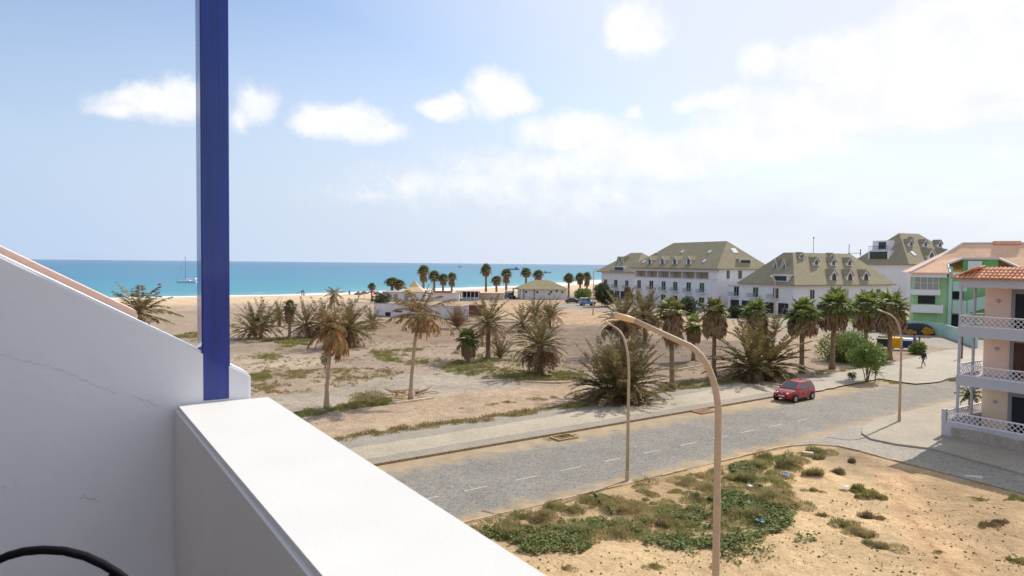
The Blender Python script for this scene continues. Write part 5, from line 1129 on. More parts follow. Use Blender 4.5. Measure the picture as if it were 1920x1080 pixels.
for poly, n, dn in (([(1110, 935), (1180, 910), (1300, 888), (1400, 868), (1420, 900), (1440, 940), (1400, 975), (1250, 965), (1150, 965)], 17000, .3), ([(930, 1005), (1100, 975), (1300, 960), (1420, 940), (1500, 960), (1470, 1010), (1380, 1040), (1240, 1035), (1100, 1050), (960, 1040)], 9000, .55), ([(885, 992), (1000, 990), (1000, 1035), (930, 1020)], 1500, .9), ([(1490, 1005), (1540, 1010), (1530, 1035), (1480, 1025)], 160, None), ([(1250, 950), (1440, 930), (1500, 1000), (1440, 1060), (1280, 1065)], 1500, 1.4)):
    G = gpoly(poly); P = scatter_pts(G, n, r, dn); e = poly_sd(P[:, 0], P[:, 1], G); P = P[(e + (fbm(P[:, 0], P[:, 1], 1.1, 93) - .5) * 2.2) > r.uniform(0, .5, len(P))]; leaves(qc, P, .07, r, .2)
P = scatter_pts(gpoly([(1000, 1020), (1450, 985), (1640, 900), (1900, 960), (1920, 1080), (1000, 1080)]), 520, r, 2.2); leaves(qc, P, .045, r, .05)
tag(qc.obj("creeper_cover", creep_m, None), "bright green creeping vine carpeting the sandy lot", "creeper", kind='stuff')
shr_b = mat("brown_tussock", S(150, 132, 98), .85, .2, .8, trans=.15, var2=.25, scale2=3)
def shrub(name, spots, label, m, h=.45, blades=2200):
    p = at(*spots[0][:2]); o = None; q = QV(); c = (p.x, p.y, float(ground_z(np.array([p.x]), np.array([p.y]))[0]))
    for (x, y, w) in spots:
        g = at(x, y)
        for j in range(8):
            a = r.uniform(0, 6.28); d = w * r.uniform(.1, .95); clumps(q, np.array([[g.x - c[0] + math.cos(a) * d * 1.2, g.y - c[1] + math.sin(a) * d * .8]]), w * r.uniform(.25, .5), h * r.uniform(.35, .8) * (1.1 - .5 * d / w), blades // 7, r, None, 1.2, .011)
    t = q.obj(name, m, None); t.location = c; return tag(t, label, 'shrub', 'lone shrubs on the sandy lot')
shrub('tussock', [(1612, 918, .5), (1632, 930, .6)], "olive round topped shrub beside the white paper on the sand", green_m)
shrub('tussock', [(1590, 990, .75), (1620, 1008, .6), (1655, 1028, .5)], "largest sprawling shrub in the middle of the sand", tuss_m, .5)
shrub('tussock', [(1632, 973, .42)], "small round shrub just above the largest sprawling one", shr_b)
shrub('tussock', [(1543, 972, .32)], "flat little tuft left of the large sprawling shrub", green_m, .25, 700)
shrub('tussock', [(1572, 888, .38), (1600, 868, .3)], "brown low shrub near the curved kerb", shr_b, .35, 1200)
shrub('tussock', [(1535, 862, .45)], "grey green shrub beside the white stone block", tuss_m, .4)
shrub('tussock', [(1525, 923, .38)], "lone small tuft below the blue plastic bag", tuss_m, .3, 900)
shrub('tussock', [(1905, 1050, .5)], "dark green shrub at the lower right corner", green_m, .3, 1400)
shrub('tussock', [(1845, 990, .42), (1870, 984, .3)], "dry brown shrub on the right hand sand", shr_b, .3, 1200)
shrub('tussock', [(1758, 1037, .28)], "faded flat tuft on the wheel track", grass_m, .15, 700)
shrub('tussock', [(1905, 935, .5)], "shrub half in the shade of the peach house", green_m, .4, 1200)
shrub('tussock', [(1840, 935, .4)], "flat green strip of weed at the edge of the house shadow", green_m, .15, 1200)
shrub('tussock', [(1225, 1062, .32)], "small grey tuft on the bare sand near the lamp pole", tuss_m, .25, 800)
shrub('tussock', [(1060, 1068, .34)], "thin dry tuft on the bare sand by the parapet edge", grass_m, .2, 700)
# ---------------------------------------------------------------- street lamps
lamp_m = mat("lamp_paint", S(186, 160, 132), .55, .08, 2, .1, 40, var2=.08, scale2=20)
lamp_pale = mat("lamp_head_cover", S(226, 190, 140), .4, .06, 3)
lamp_end = mat("lamp_end_cap", S(150, 140, 122), .5, .1, 5)
def lamp(name, label, base, path, radii, head, hr, group=None):
    o = thing(name, label, 'street lamp', base, 0, group)
    MB().tube(path, radii, 14).build('pole', lamp_m, o, True)
    MB().lathe([(radii[0] * 2.2, 0), (radii[0] * 2.2, .02), (radii[0] * 1.25, .03), (radii[0] * 1.2, .5), (radii[0] * 1.02, .55)], 14).build('base_sleeve', lamp_m, o, True, ang=R(40))
    h = MB().tube(head[:-1], hr[:-1], 14).build('lamp_head', lamp_pale, o, True); MB().tube(head[-2:], [hr[-2] * .98, hr[-1]], 14).build('end_cap', lamp_end, h, True)
    return o
def bez(p0, p1, p2, n=10): return [tuple(Vector(p0) * (1 - t) ** 2 + Vector(p1) * 2 * t * (1 - t) + Vector(p2) * t * t) for t in [i / n for i in range(n + 1)]]
def near_lamp():
    Y = 14.0; b = at(1345, 1080); p = atY(1348, 800, Y); base = Vector((p.x, p.y, 0))
    a = atY(1347, 770, Y) - base; c = atY(1296, 650, Y + .15) - base; e = atY(1190, 601, Y + .5) - base; t = atY(1152, 590.5, Y + .62) - base; t2 = atY(1143, 590, Y + .65) - base
    ctrl = atY(1341, 682, Y + .05) - base
    path = [(0, 0, 0), (0, 0, 3), tuple(a)] + bez(a, ctrl, c, 10)[1:] + [tuple(Vector(c).lerp(e, .5)), tuple(e)]
    rad = [.088, .078, .07] + [.068 - .0008 * i for i in range(10)] + [.056, .056]
    lamp('street_lamp', "tall close street lamp whose thick arm reaches left across the palms", base, path, rad, [tuple(e), tuple(e.lerp(t, .5)), tuple(t), tuple(t2)], [.064, .07, .066, .03])
near_lamp()
def road_lamp(bx, by, H, label, n=1.7):
    b = at(bx, by); d = NV * n; path = [(0, 0, 0), (0, 0, 3), (0, 0, H * .70)] + bez((0, 0, H * .70), (d.x * .05, d.y * .05, H * .93), (d.x * .55, d.y * .55, H * .965), 8)[1:] + [tuple(d * .75 + Vector((0, 0, H * .98)))]
    rad = [.085, .075, .062] + [.058 - .001 * i for i in range(8)] + [.045]
    e = d * .75 + Vector((0, 0, H * .98)); t = d * 1.0 + Vector((0, 0, H)); return lamp('street_lamp', label, b, path, rad, [tuple(e), tuple(e.lerp(t, .5)), tuple(e.lerp(t, .9)), tuple(t)], [.05, .06, .055, .03])
road_lamp(1176, 902, 7.65, "slim street lamp at the edge of the sandy lot before the big date palm")
road_lamp(1686, 793, 7.6, "slim street lamp by the peach house casting a bent shadow")
def far_lamp(bx, by, ty, label, dx):
    b = at(bx, by); H = atY(bx, ty, b.y).z; lamp('street_lamp', label, b, [(0, 0, 0), (0, 0, H * .6), (0, 0, H - .4), (dx * .3, 0, H)], [.13, .1, .08, .06], [(dx * .3, 0, H), (dx * .8, 0, H + .2), (dx, 0, H + .22), (dx * 1.1, 0, H + .2)], [.07, .12, .1, .04])
far_lamp(1112, 590, 505, "distant straight street lamp beside the pale blue jeep", .9); far_lamp(1451, 612, 520, "distant street lamp with pale head in front of the near villa", -.9)
# ---------------------------------------------------------------- vehicles
tyre_m = mat("tyre_rubber", (.02, .02, .022), .8, .2, 5); rim_m = mat("wheel_rim", (.42, .43, .45), .35, .1, 5, metal=.6); trim_m = mat("black_trim", (.02, .02, .022), .6, .2, 3)
glassc = mat("car_glass", (.03, .045, .045), .06, .2, 1, spec=.7, coat=.3); lampc = mat("headlight_glass", (.55, .56, .58), .15, .1, 3, spec=.7); redl = mat("tail_light", (.35, .02, .02), .2, .1, 3)
def paint(name, c): return mat(name, c, .32, .06, 1.5, coat=.7, spec=.45)
def loft(mb, st, sec):
    vs = []; k = len(sec(st[0]))
    for s in st: vs += sec(s)
    fs = [(i * k + j, i * k + (j + 1) % k, (i + 1) * k + (j + 1) % k, (i + 1) * k + j) for i in range(len(st) - 1) for j in range(k)]
    fs += [tuple(range(k - 1, -1, -1)), tuple((len(st) - 1) * k + j for j in range(k))]; return mb.add(vs, fs)
def car(label, loc, head, Ln, Wd, Ht, pm, body, cab, wr=.3, wb=None, roofm=None, bed=None, plate=False, name='parked_car', cat='car', track=None):
    """body: stations (x, zlow, zshoulder, half width); cab: (x rear low, x front low, x rear top, x front top, z low, half low, half top)"""
    o = thing(name, label, cat, loc, head)
    sec = lambda s: [(s[0], -s[3] * .86, s[1]), (s[0], -s[3], s[1] + .1), (s[0], -s[3] * 1.0, s[1] + (s[2] - s[1]) * .62), (s[0], -s[3] * .93, s[2] - .03), (s[0], -s[3] * .72, s[2]), (s[0], s[3] * .72, s[2]), (s[0], s[3] * .93, s[2] - .03), (s[0], s[3], s[1] + (s[2] - s[1]) * .62), (s[0], s[3], s[1] + .1), (s[0], s[3] * .86, s[1])]
    loft(MB(), body, sec).build('body', pm, o, True, ang=R(38))
    xr, xf, xrt, xft, zl, hl, ht = cab; z1 = Ht
    lo = [(xr, -hl, zl), (xf, -hl, zl), (xf, hl, zl), (xr, hl, zl)]; hi = [(xrt, -ht, z1 - .04), (xft, -ht, z1 - .04), (xft, ht, z1 - .04), (xrt, ht, z1 - .04)]
    mb = MB(); mb.add(lo + hi, [(0, 1, 5, 4), (1, 2, 6, 5), (2, 3, 7, 6), (3, 0, 4, 7), (4, 5, 6, 7), (3, 2, 1, 0)]); cb = mb.build('cabin', pm, o, True, bevel=.05, ang=R(50))
    mb = MB(); c = [(xrt + .02, -ht + .03), (xft - .02, -ht + .03), (xft - .02, ht - .03), (xrt + .02, ht - .03)]; i_ = .16
    mb.add([(x, y, z1 - .042) for x, y in c] + [(xrt + i_, -ht + i_, z1 + .01), (xft - i_, -ht + i_, z1 + .01), (xft - i_, ht - i_, z1 + .01), (xrt + i_, ht - i_, z1 + .01)], [(0, 1, 5, 4), (1, 2, 6, 5), (2, 3, 7, 6), (3, 0, 4, 7), (4, 5, 6, 7)]); mb.build('roof', roofm or pm, o, True, ang=R(40))
    def pane(quad, u0, u1, v0, v1, nm='window', slant=0):
        a, b, c_, d = [Vector(q) for q in quad]; f = lambda u, v: (a.lerp(b, u)).lerp(d.lerp(c_, u), v); n = (b - a).cross(d - a).normalized()
        pts = [f(u0, v0), f(u1, v0), f(u1 - slant, v1), f(u0 + slant * .3, v1)]; ctr = Vector((0, 0, .8)); n = n if n.dot(f(.5, .5) - ctr) > 0 else -n
        MB().extr([p + n * .008 for p in pts], -n * .02).build(nm, glassc, o)
    for sg in (0, 1):
        q = (lo[0], lo[1], hi[1], hi[0]) if sg == 0 else (lo[3], lo[2], hi[2], hi[3]); m_ = .56 if not bed else .98
        pane(q, .55 if not bed else .1, .9, .16, .9, slant=.02)
        if not bed: pane(q, .1, .51, .16, .9, slant=-.0)
    pane((lo[1], lo[2], hi[2], hi[1]), .08, .92, .08, .92, 'windscreen'); pane((lo[0], lo[3], hi[3], hi[0]), .1, .9, .2, .9, 'rear_window')
    wb = wb or Ln * .67; tr = track or Wd / 2 - .1
    for x in (wb / 2, -wb / 2):
        for y in (-1, 1):
            MB().lathe([(wr * 1.2, -.02), (wr * 1.2, .02)], 20, (x, y * (Wd / 2 - .005), wr * 1.02), axis='y').build('wheel_arch', trim_m, o)
            yo = y * (Wd / 2 - .07); w = MB().lathe([(wr * .6, -.095), (wr * .95, -.095), (wr, -.06), (wr, .06), (wr * .95, .095), (wr * .6, .095)], 22, (x, yo, wr), axis='y').build('wheel', tyre_m, o, True, ang=R(40))
            mb = MB(); yy = yo + y * .098; mb.lathe([(.0, 0), (wr * .2, y * .006), (wr * .2, -y * .004)], 10, (x, yy, wr), axis='y')
            for k in range(5): a = k * 1.2566 + .3; mb.bar((x, yy, wr), (x + math.cos(a) * wr * .6, yy, wr + math.sin(a) * wr * .6), .05, .02, (0, 1, 0))
            mb.lathe([(wr * .56, 0), (wr * .62, y * .004), (wr * .56, y * .006)], 18, (x, yy, wr), axis='y'); mb.build('rim', rim_m, w)
    xf_ = body[-1][0]; xf2 = body[-2][0]; zf = (body[-2][1] + body[-2][2]) / 2; hw = body[-1][3]
    for y in (-1, 1):
        mb = MB(); mb.lathe([(.0, 0), (.1, .01), (.13, .05), (.11, .1), (.0, .12)], 12, (xf2 - .01, y * (hw * .86), zf + .13)); mb.build('headlight', lampc, o, True)
        MB().box(body[0][0] - .012, body[0][0] + .05, y * hw * .8 - .07, y * hw * .8 + .07, .62, .92).build('tail_light', redl, o)
        m_ = MB(); m_.box(xf - .42, xf - .28, y * (hl + .11) - .07, y * (hl + .11) + .07, zl + .03, zl + .15); m_.build('mirror', pm, o, bevel=.02)
    mb = MB(); mb.box(xf_ - .1, xf_ + .02, -hw * .92, hw * .92, body[-1][1] + .0, body[-1][1] + .16); mb.build('bumper', trim_m, o, bevel=.03)
    if plate: MB().box(xf_ + .022, xf_ + .03, -.26, .26, .44, .55).build('number_plate', lampc, o)
    if bed:
        mb = MB(); x0, x1, zb = bed; mb.box(x0, x1, -Wd / 2 + .03, -Wd / 2 + .1, zb - .1, zb); mb.box(x0, x1, Wd / 2 - .1, Wd / 2 - .03, zb - .1, zb); mb.build('load_bed', pm, o)
    return o
def road_dir(v): return math.atan2(v.y, v.x)
red = paint("red_car_paint", S(160, 22, 34)); hp = at(1489, 749.5)
hatch = [(-1.78, .42, .84, .66), (-1.72, .28, .98, .76), (-1.2, .2, .98, .82), (-.3, .2, .97, .83), (.8, .2, .96, .82), (1.2, .22, .9, .8), (1.55, .26, .8, .74), (1.74, .34, .7, .62), (1.8, .42, .6, .52)]
rc = car("small red hatchback parked by the pavement kerb", (hp.x, hp.y, .025), road_dir(-U) + R(2), 3.6, 1.66, 1.5, red, hatch, (-1.74, .98, -1.42, .18, .94, .77, .6), .3, 2.42, plate=True)
for y in (-1, 1):
    for x in (-.62, .08, .82): MB().box(x - .008, x + .008, y * .832 - .004, y * .832 + .004, .36, .93).build('door_seam', trim_m, rc)
    MB().box(-1.0, .85, y * .81 - .02, y * .81 + .02, .2, .3).build('sill', trim_m, rc)
MB().box(1.72, 1.79, -.42, .42, .42, .52).build('grille', trim_m, rc)
e_ = MB().lathe([(.0, 0), (.07, .0), (.07, .015), (.0, .02)], 16).build('emblem', rim_m, rc); e_.location = (1.755, 0, .72); e_.rotation_euler = (0, R(80), 0)
box_suv = [(-2.1, .5, 1.0, .82), (-2.05, .4, 1.12, .9), (-1, .38, 1.14, .92), (.6, .38, 1.14, .92), (.9, .38, 1.12, .9), (1.9, .42, 1.08, .88), (2.1, .5, 1.0, .84)]
p = at(1101, 573); car("pale blue boxy jeep with white roof on the far road", (p.x, p.y, .02), R(8), 4.3, 1.86, 2.0, paint("pale_blue_paint", S(110, 150, 190)), box_suv, (-2.0, .75, -1.9, .35, 1.1, .86, .78), .38, 2.6, roofm=paint("white_roof", (.7, .72, .74)))
sedan = [(-2.15, .4, .85, .7), (-2.05, .28, .95, .8), (-1.2, .24, .96, .86), (.8, .24, .94, .86), (1.7, .28, .86, .82), (2.1, .36, .7, .7)]
p = at(1074, 568.5); car("dark blue car parked left of the pale blue jeep", (p.x, p.y, .02), R(4), 4.3, 1.74, 1.45, paint("navy_paint", S(34, 40, 70)), sedan, (-1.75, 1.0, -1.2, .3, .92, .8, .62), .31, 2.6)
pick = [(-2.5, .5, 1.0, .85), (-2.45, .4, 1.06, .9), (-.4, .4, 1.08, .92), (1.2, .4, 1.08, .92), (2.3, .45, .98, .86), (2.5, .55, .9, .8)]
whitep = paint("white_car_paint", (.74, .75, .77))
p = at(850, 563.5); car("white pickup truck parked beside the beach bar", (p.x, p.y, 0), R(186), 5.0, 1.85, 1.85, whitep, pick, (-.7, 1.3, -.6, .6, 1.05, .84, .72), .38, 3.1, bed=(-2.45, -.72, 1.3), name='pickup_truck', cat='pickup truck')
p = at(956, 560.5); car("dark open jeep parked under the pergola", (p.x, p.y, 0), R(-60), 4.0, 1.8, 1.85, paint("olive_black_paint", S(44, 48, 44)), box_suv, (-1.6, .7, -1.5, .4, 1.1, .82, .74), .4, 2.5, name='jeep', cat='jeep')
p = at(1648, 622); car("white four wheel drive parked behind the fan palms", (p.x, p.y, .02), R(18), 4.4, 1.86, 1.85, whitep, box_suv, (-2.0, .8, -1.85, .3, 1.08, .84, .74), .38, 2.7)
# car under a fitted cover
def covered():
    p = at(1718, 627); o = thing('covered_car', "car hidden under a black dome shaped cover with orange patches", 'covered car', (p.x, p.y, 0), R(-14))
    V = []; F = []; nu, nv = 22, 12
    for i in range(nu + 1):
        u = -1 + 2 * i / nu
        for j in range(nv + 1):
            v = math.pi * j / nv; prof = 1.75 * (1 - abs(u) ** 3.2) ** .6 + .02; w = 1.0 * (1 - abs(u) ** 4) ** .5; wob = 1 + .03 * math.sin(i * 2.3 + j)
            V.append((u * 2.35 * 1.12, -math.cos(v) * w * wob * (1.15 if abs(math.cos(v)) > .9 else 1), max(0, math.sin(v)) ** .7 * prof * wob))
    for i in range(nu):
        for j in range(nv): a = i * (nv + 1) + j; F.append((a, a + nv + 1, a + nv + 2, a + 1))
    mb = MB(); mb.add(V, F); c = mb.build('cover', mat("black_cover_cloth", (.022, .026, .034), .6, .3, 3, .4, 6), o, True)
    for (x, w_, h, z) in ((-1.05, .75, .42, .36), (1.25, .85, .62, .6)):
        mb = MB(); n = 14; P = []
        for k in range(n): a = 2 * math.pi * k / n; P.append((x + math.cos(a) * w_ * (1 + .18 * math.sin(3 * k)), -1.16 + .0 * k, max(.08, z + math.sin(a) * h * (1 + .2 * math.sin(2 * k)))))
        mb.extr(P, (0, .3, 0)); mb.build('orange_patch', mat("orange_cloth", S(210, 140, 30), .7, .3, 3, col2=S(150, 120, 40)), o)
covered()
# ---------------------------------------------------------------- bins
def bin_(label, bx, by, w, d, h, m, lidm, rz=0, dome=False):
    p = at(bx, by); o = thing('wheeled_bin', label, 'bin', (p.x, p.y, .13), rz)
    mb = MB(); mb.add([(-w * .44, -d * .42, .16), (w * .44, -d * .42, .16), (w * .44, d * .42, .16), (-w * .44, d * .42, .16), (-w / 2, -d / 2, h), (w / 2, -d / 2, h), (w / 2, d / 2, h), (-w / 2, d / 2, h)], [(3, 2, 1, 0), (4, 5, 6, 7), (0, 1, 5, 4), (1, 2, 6, 5), (2, 3, 7, 6), (3, 0, 4, 7)]); mb.build('tub', m, o, bevel=.03)
    mb = MB(); K = 8; V = []
    for i in range(2):
        for k in range(K + 1): a = math.pi * k / K; V.append(((-w / 2 - .03, w / 2 + .03)[i], -math.cos(a) * (d / 2 + .03), h + .004 + math.sin(a) * (.34 if dome else .14)))
    mb.add(V, [(k, k + 1, K + 2 + k, K + 1 + k) for k in range(K)] + [tuple(range(K, -1, -1)), tuple(range(K + 1, 2 * K + 2)), (0, K + 1, 2 * K + 1, K)]); mb.build('lid', lidm, o, bevel=.01)
    for x in (-.36, .36):
        for y in (-.36, .36): MB().lathe([(.08, -.03), (.09, -.02), (.09, .02), (.08, .03)], 12, (w * x, d * y, .09), axis='y').build('wheel', tyre_m, o, True)
    return o
bin_("black wheeled rubbish container partly behind a palm trunk", 1656, 654, 1.5, 1.0, 1.15, mat("black_plastic", (.03, .032, .036), .5, .2, 3), mat("black_plastic_lid", (.04, .04, .045), .5, .2, 3), R(-20))
bin_("bright yellow recycling container", 1681, 656, 1.25, 1.0, 1.2, mat("yellow_plastic", S(226, 160, 10), .45, .08, 2), mat("yellow_plastic_lid", S(232, 170, 20), .45, .08, 2), R(-20), True)
bin_("dark blue recycling container with pale lid", 1699, 656.5, 1.25, 1.0, 1.1, mat("blue_plastic", S(36, 62, 104), .45, .1, 2), mat("pale_plastic_lid", (.6, .66, .72), .4, .1, 2), R(-20), True)
p = at(1660, 650); cb = MB().box(-.5, .5, -.35, .35, 0, .55); cb.box(-.52, .0, -.37, .37, .553, .57); cb.box(.01, .56, -.37, .37, .553, .57)
tag(cb.build("cardboard_box", mat("cardboard", S(132, 104, 78), .9, .12, 3), loc=(p.x + .25, p.y + 1.1, .72)), "brown cardboard box standing on the black rubbish container", "box")
# ---------------------------------------------------------------- people
skin_d = mat("dark_skin", S(96, 66, 50), .6, .1, 5); hair_m = mat("black_hair", (.012, .011, .011), .8, .2, 20)
def skinmesh(name, joints, edges, m, par, sub=1):
    ks = list(joints); me = bpy.data.meshes.new(name); me.from_pydata([joints[k][0] for k in ks], [(ks.index(a), ks.index(b)) for a, b in edges], []); me.materials.append(m)
    o = bpy.data.objects.new(name, me); C.objects.link(o); o.parent = par; md = o.modifiers.new('skin', 'SKIN'); md.use_smooth_shade = True
    for i, k in enumerate(ks): rr = joints[k][1]; v = me.skin_vertices[0].data[i]; v.radius = rr if hasattr(rr, '__len__') else (rr, rr); v.use_root = (i == 0)
    s = o.modifiers.new('sub', 'SUBSURF'); s.levels = sub; s.render_levels = sub; return o
def person(label, loc, rz, shirt, shorts, stride=.32, long_pants=False, bag=None, armup=False, shoes=True, hairlen=0, sc=1.0):
    o = thing('person', label, 'person', loc, rz); o.scale = (sc, sc, sc); s = stride
    # x is forward
    hip = .92
    J = {'pel': ((0, 0, hip), (.13, .1)), 'bel': ((.01, 0, 1.08), (.13, .1)), 'che': ((.03, 0, 1.3), (.15, .11)), 'nec': ((.05, 0, 1.47), .055), 'hd0': ((.06, 0, 1.56), .075), 'hd1': ((.075, 0, 1.65), .09), 'hd2': ((.07, 0, 1.72), .06)}
    E = [('pel', 'bel'), ('bel', 'che'), ('che', 'nec'), ('nec', 'hd0'), ('hd0', 'hd1'), ('hd1', 'hd2')]
    for sd, y in (('l', 1), ('r', -1)):
        f = s * y
        J['hip' + sd] = ((.0, .09 * y, hip - .06), .085); J['kn' + sd] = ((f * .62 + .06, .1 * y, .5), .055); J['an' + sd] = ((f - (.1 if f < 0 else 0), .1 * y, .09 + (.05 if f < 0 else 0)), .036); J['to' + sd] = ((f + .14 - (.1 if f < 0 else 0), .11 * y, .035), .032)
        E += [('pel', 'hip' + sd), ('hip' + sd, 'kn' + sd), ('kn' + sd, 'an' + sd), ('an' + sd, 'to' + sd)]
        ar = -f * .8
        J['sh' + sd] = ((.03, .19 * y, 1.4), .055)
        if armup: J['el' + sd] = ((.16, .24 * y, 1.42), .042); J['wr' + sd] = ((.2, .2 * y, 1.66), .032); J['ha' + sd] = ((.2, .18 * y, 1.75), .03)
        else: J['el' + sd] = ((ar * .35 - .02, .24 * y, 1.13), .042); J['wr' + sd] = ((ar * .8 + .06, .24 * y, .9), .032); J['ha' + sd] = ((ar * .9 + .09, .23 * y, .82), .033)
        E += [('che', 'sh' + sd), ('sh' + sd, 'el' + sd), ('el' + sd, 'wr' + sd), ('wr' + sd, 'ha' + sd)]
    b = skinmesh('body', J, E, skin_d, o, 2)
    g = lambda k, d: (J[k][0], tuple(x + d for x in (J[k][1] if hasattr(J[k][1], '__len__') else (J[k][1],) * 2)))
    T = {k: g(k, .022) for k in ('bel', 'pel', 'che', 'shl', 'shr')}; mid = {}
    for sd in 'lr': a, c = Vector(J['sh' + sd][0]), Vector(J['el' + sd][0]); T['ua' + sd] = (tuple(a.lerp(c, .75)), (.066, .066))
    skinmesh('shirt', T, [('bel', 'pel'), ('bel', 'che'), ('che', 'shl'), ('che', 'shr'), ('shl', 'ual'), ('shr', 'uar')], shirt, o)
    Q = {'pel': (J['pel'][0], (.15, .12))}; EE = []
    for sd in 'lr':
        Q['hip' + sd] = g('hip' + sd, .025); a, c = Vector(J['hip' + sd][0]), Vector(J['kn' + sd][0]); EE += [('pel', 'hip' + sd)]
        if long_pants: Q['kn' + sd] = g('kn' + sd, .022); a2 = Vector(J['an' + sd][0]); Q['an' + sd] = (tuple(c.lerp(a2, .9)), (.055, .055)); EE += [('hip' + sd, 'kn' + sd), ('kn' + sd, 'an' + sd)]
        else: Q['th' + sd] = (tuple(a.lerp(c, .85)), (.09, .09)); EE += [('hip' + sd, 'th' + sd)]
    skinmesh('trousers' if long_pants else 'shorts', Q, EE, shorts, o)
    mb = MB(); n = 10; mb.lathe([(.03, .19), (.09, .165), (.112, .11), (.115, .05), (.1, .0), (.06, -.03)], 12, (.045, 0, 1.58)); h = mb.build('hair', hair_m, o, True)
    mb = MB(); mb.add([(.16, 0, 1.66), (.185, -.014, 1.615), (.185, .014, 1.615), (.15, 0, 1.6)], [(0, 1, 2), (1, 3, 2), (0, 3, 1), (0, 2, 3)]); mb.build('nose', skin_d, b)
    if bag: mb = MB(); mb.box(-.28, -.1, -.15, .15, 1.02, 1.45); mb.build('backpack', bag, o, bevel=.05, smooth=True)
    return o
cl = lambda n, c: mat(n, c, .85, .12, 4, .2, 60)
p = at(1731, 690); person("person in dark top and grey shorts walking across the pale paving with a black bag", (p.x, p.y, .13), R(200), cl("dark_cloth", (.025, .025, .035)), cl("grey_cloth", (.22, .23, .24)), .34, bag=cl("black_bag", (.015, .015, .02)))
p = at(1714.5, 652); person("person in purple clothes standing by the bins", (p.x, p.y, .13), R(120), cl("purple_cloth", S(130, 90, 170)), cl("purple_skirt", S(96, 66, 132)), .08, True)
# beach figures, tiny in the picture
for (x, y, sh, st, au, lab, rz) in ((566, 557, (.05, .06, .08), .1, True, "beach person left under the dark slanting wing", 0), (570, 558, (.03, .03, .04), .05, True, "beach person right under the dark slanting wing", 180), (655, 556, (.12, .14, .2), .1, False, "lone person standing at the edge of the surf", 90), (672, 558, (.3, .1, .08), .12, False, "person walking by the surf near the beach scrub", 200)):
    z = float(ground_z(np.array([at(x, y, -1.2).x]), np.array([at(x, y, -1.2).y]))[0]); p = at(x, y, z); person(lab, p, R(rz), cl("beach_cloth", sh), cl("beach_shorts", tuple(c * .7 for c in sh)), st, armup=au, sc=1.12)
p = at(567, 558, -1.2); c0 = atY(556, 551, p.y); c1_ = atY(569.5, 544.5, p.y); mb = MB()
d_ = (c1_ - c0); mid = c0.lerp(c1_, .5); V = []
for i in range(9):
    t = i / 8; w = .75 * math.sin(math.pi * (.12 + .8 * t)); pt = c0.lerp(c1_, t) + Vector((0, 0, .12 * math.sin(math.pi * t))); V += [tuple(pt + Vector((0, -w, -.14))), tuple(pt + Vector((0, w, .16)))]
mb.add(V + [(x, y, z - .05) for x, y, z in V], [(2 * i, 2 * i + 1, 2 * i + 3, 2 * i + 2) for i in range(8)] + [(18 + 2 * i + 2, 18 + 2 * i + 3, 18 + 2 * i + 1, 18 + 2 * i) for i in range(8)])
tag(mb.build("surf_wing", mat("dark_sail", (.02, .03, .035), .5, .2, 2)), "dark slanting surf wing held above two people on the beach", "surf wing")
# ---------------------------------------------------------------- boats
hullw = mat("white_hull", (.72, .74, .75), .3, .05, 1, coat=.3); darkp = mat("dark_boat_paint", (.06, .075, .09), .5, .2, 1); mastm = mat("mast_metal", (.14, .15, .17), .5, .1, 2); greyb = mat("hazy_boat_paint", (.26, .31, .35), .6, .1, 1); sailc = mat("white_sail_cover", (.78, .8, .82), .7, .05, 1)
def hull(L, B, D, bow=.3, n=14):
    mb = MB(); V = []; F = []
    for i in range(n + 1):
        t = i / n; x = -L / 2 + L * t; w = B / 2 * (1 - max(0, (t - .45) / .55) ** 2.2) * (.82 + .18 * min(1, t / .3)); sh = D * (1 + bow * max(0, t - .4) ** 1.5)
        V += [(x - .02 * L * (t > .98), -w * .55, -.35), (x, -w, D * .35), (x + .03 * L * t * t, -w, sh), (x + .03 * L * t * t, w, sh), (x, w, D * .35), (x, w * .55, -.35)]
    for i in range(n):
        for j in range(5): a = i * 6 + j; F.append((a, a + 1, a + 7, a + 6))
    F += [(0, 1, 2, 3, 4, 5), tuple(n * 6 + j for j in range(5, -1, -1))]; return mb.add(V, F)
def yacht(label, px, py, wpx, ty, heading, m=None, stay=True, dinghy=False, mm=None):
    p = at(px, py, -2); k = p.y / FOC; L = wpx * k; H = atY(px, ty, p.y).z + 2; o = thing('sailing_yacht', label, 'sailing boat', (p.x, p.y, -2), heading, None); m = m or hullw
    hull(L, L * .27, L * .09).build('hull', m, o, True, ang=R(45)); MB().box(-L * .44, L * .4, -L * .1, L * .1, .12, .2) if False else None
    mb = MB(); mb.add([(-L * .2, -L * .075, L * .085), (L * .2, -L * .055, L * .085), (L * .2, L * .055, L * .085), (-L * .2, L * .075, L * .085), (-L * .16, -L * .06, L * .135), (L * .12, -L * .045, L * .135), (L * .12, L * .045, L * .135), (-L * .16, L * .06, L * .135)], [(4, 5, 6, 7), (0, 1, 5, 4), (1, 2, 6, 5), (2, 3, 7, 6), (3, 0, 4, 7)]); mb.build('cabin', m, o)
    MB().tube([(L * .06, 0, L * .06), (L * .06, 0, H)], [L * .012, L * .007], 8).build('mast', mm or mastm, o); MB().tube([(L * .06, 0, L * .19), (-L * .36, 0, L * .2)], [L * .018, L * .012], 8).build('boom', sailc if stay else mastm, o)
    if stay:
        mb = MB(); mb.tube([(L * .5, 0, L * .1), (L * .06, 0, H * .97)], .035, 5); mb.tube([(-L * .48, 0, L * .1), (L * .06, 0, H * .99)], .02, 5); mb.build('stays', mm or mastm, o); MB().box(-L * .34, -L * .47, -L * .1, L * .1, L * .16, L * .24).build('spray_hood', sailc, o)
    if dinghy: MB().lathe([(.1, -1.5), (.35, -1.3), (.4, .6), (.15, 1.5)], 10, (-L * .62, 0, .25), axis='y').build('dinghy', sailc, o, True)
    return o
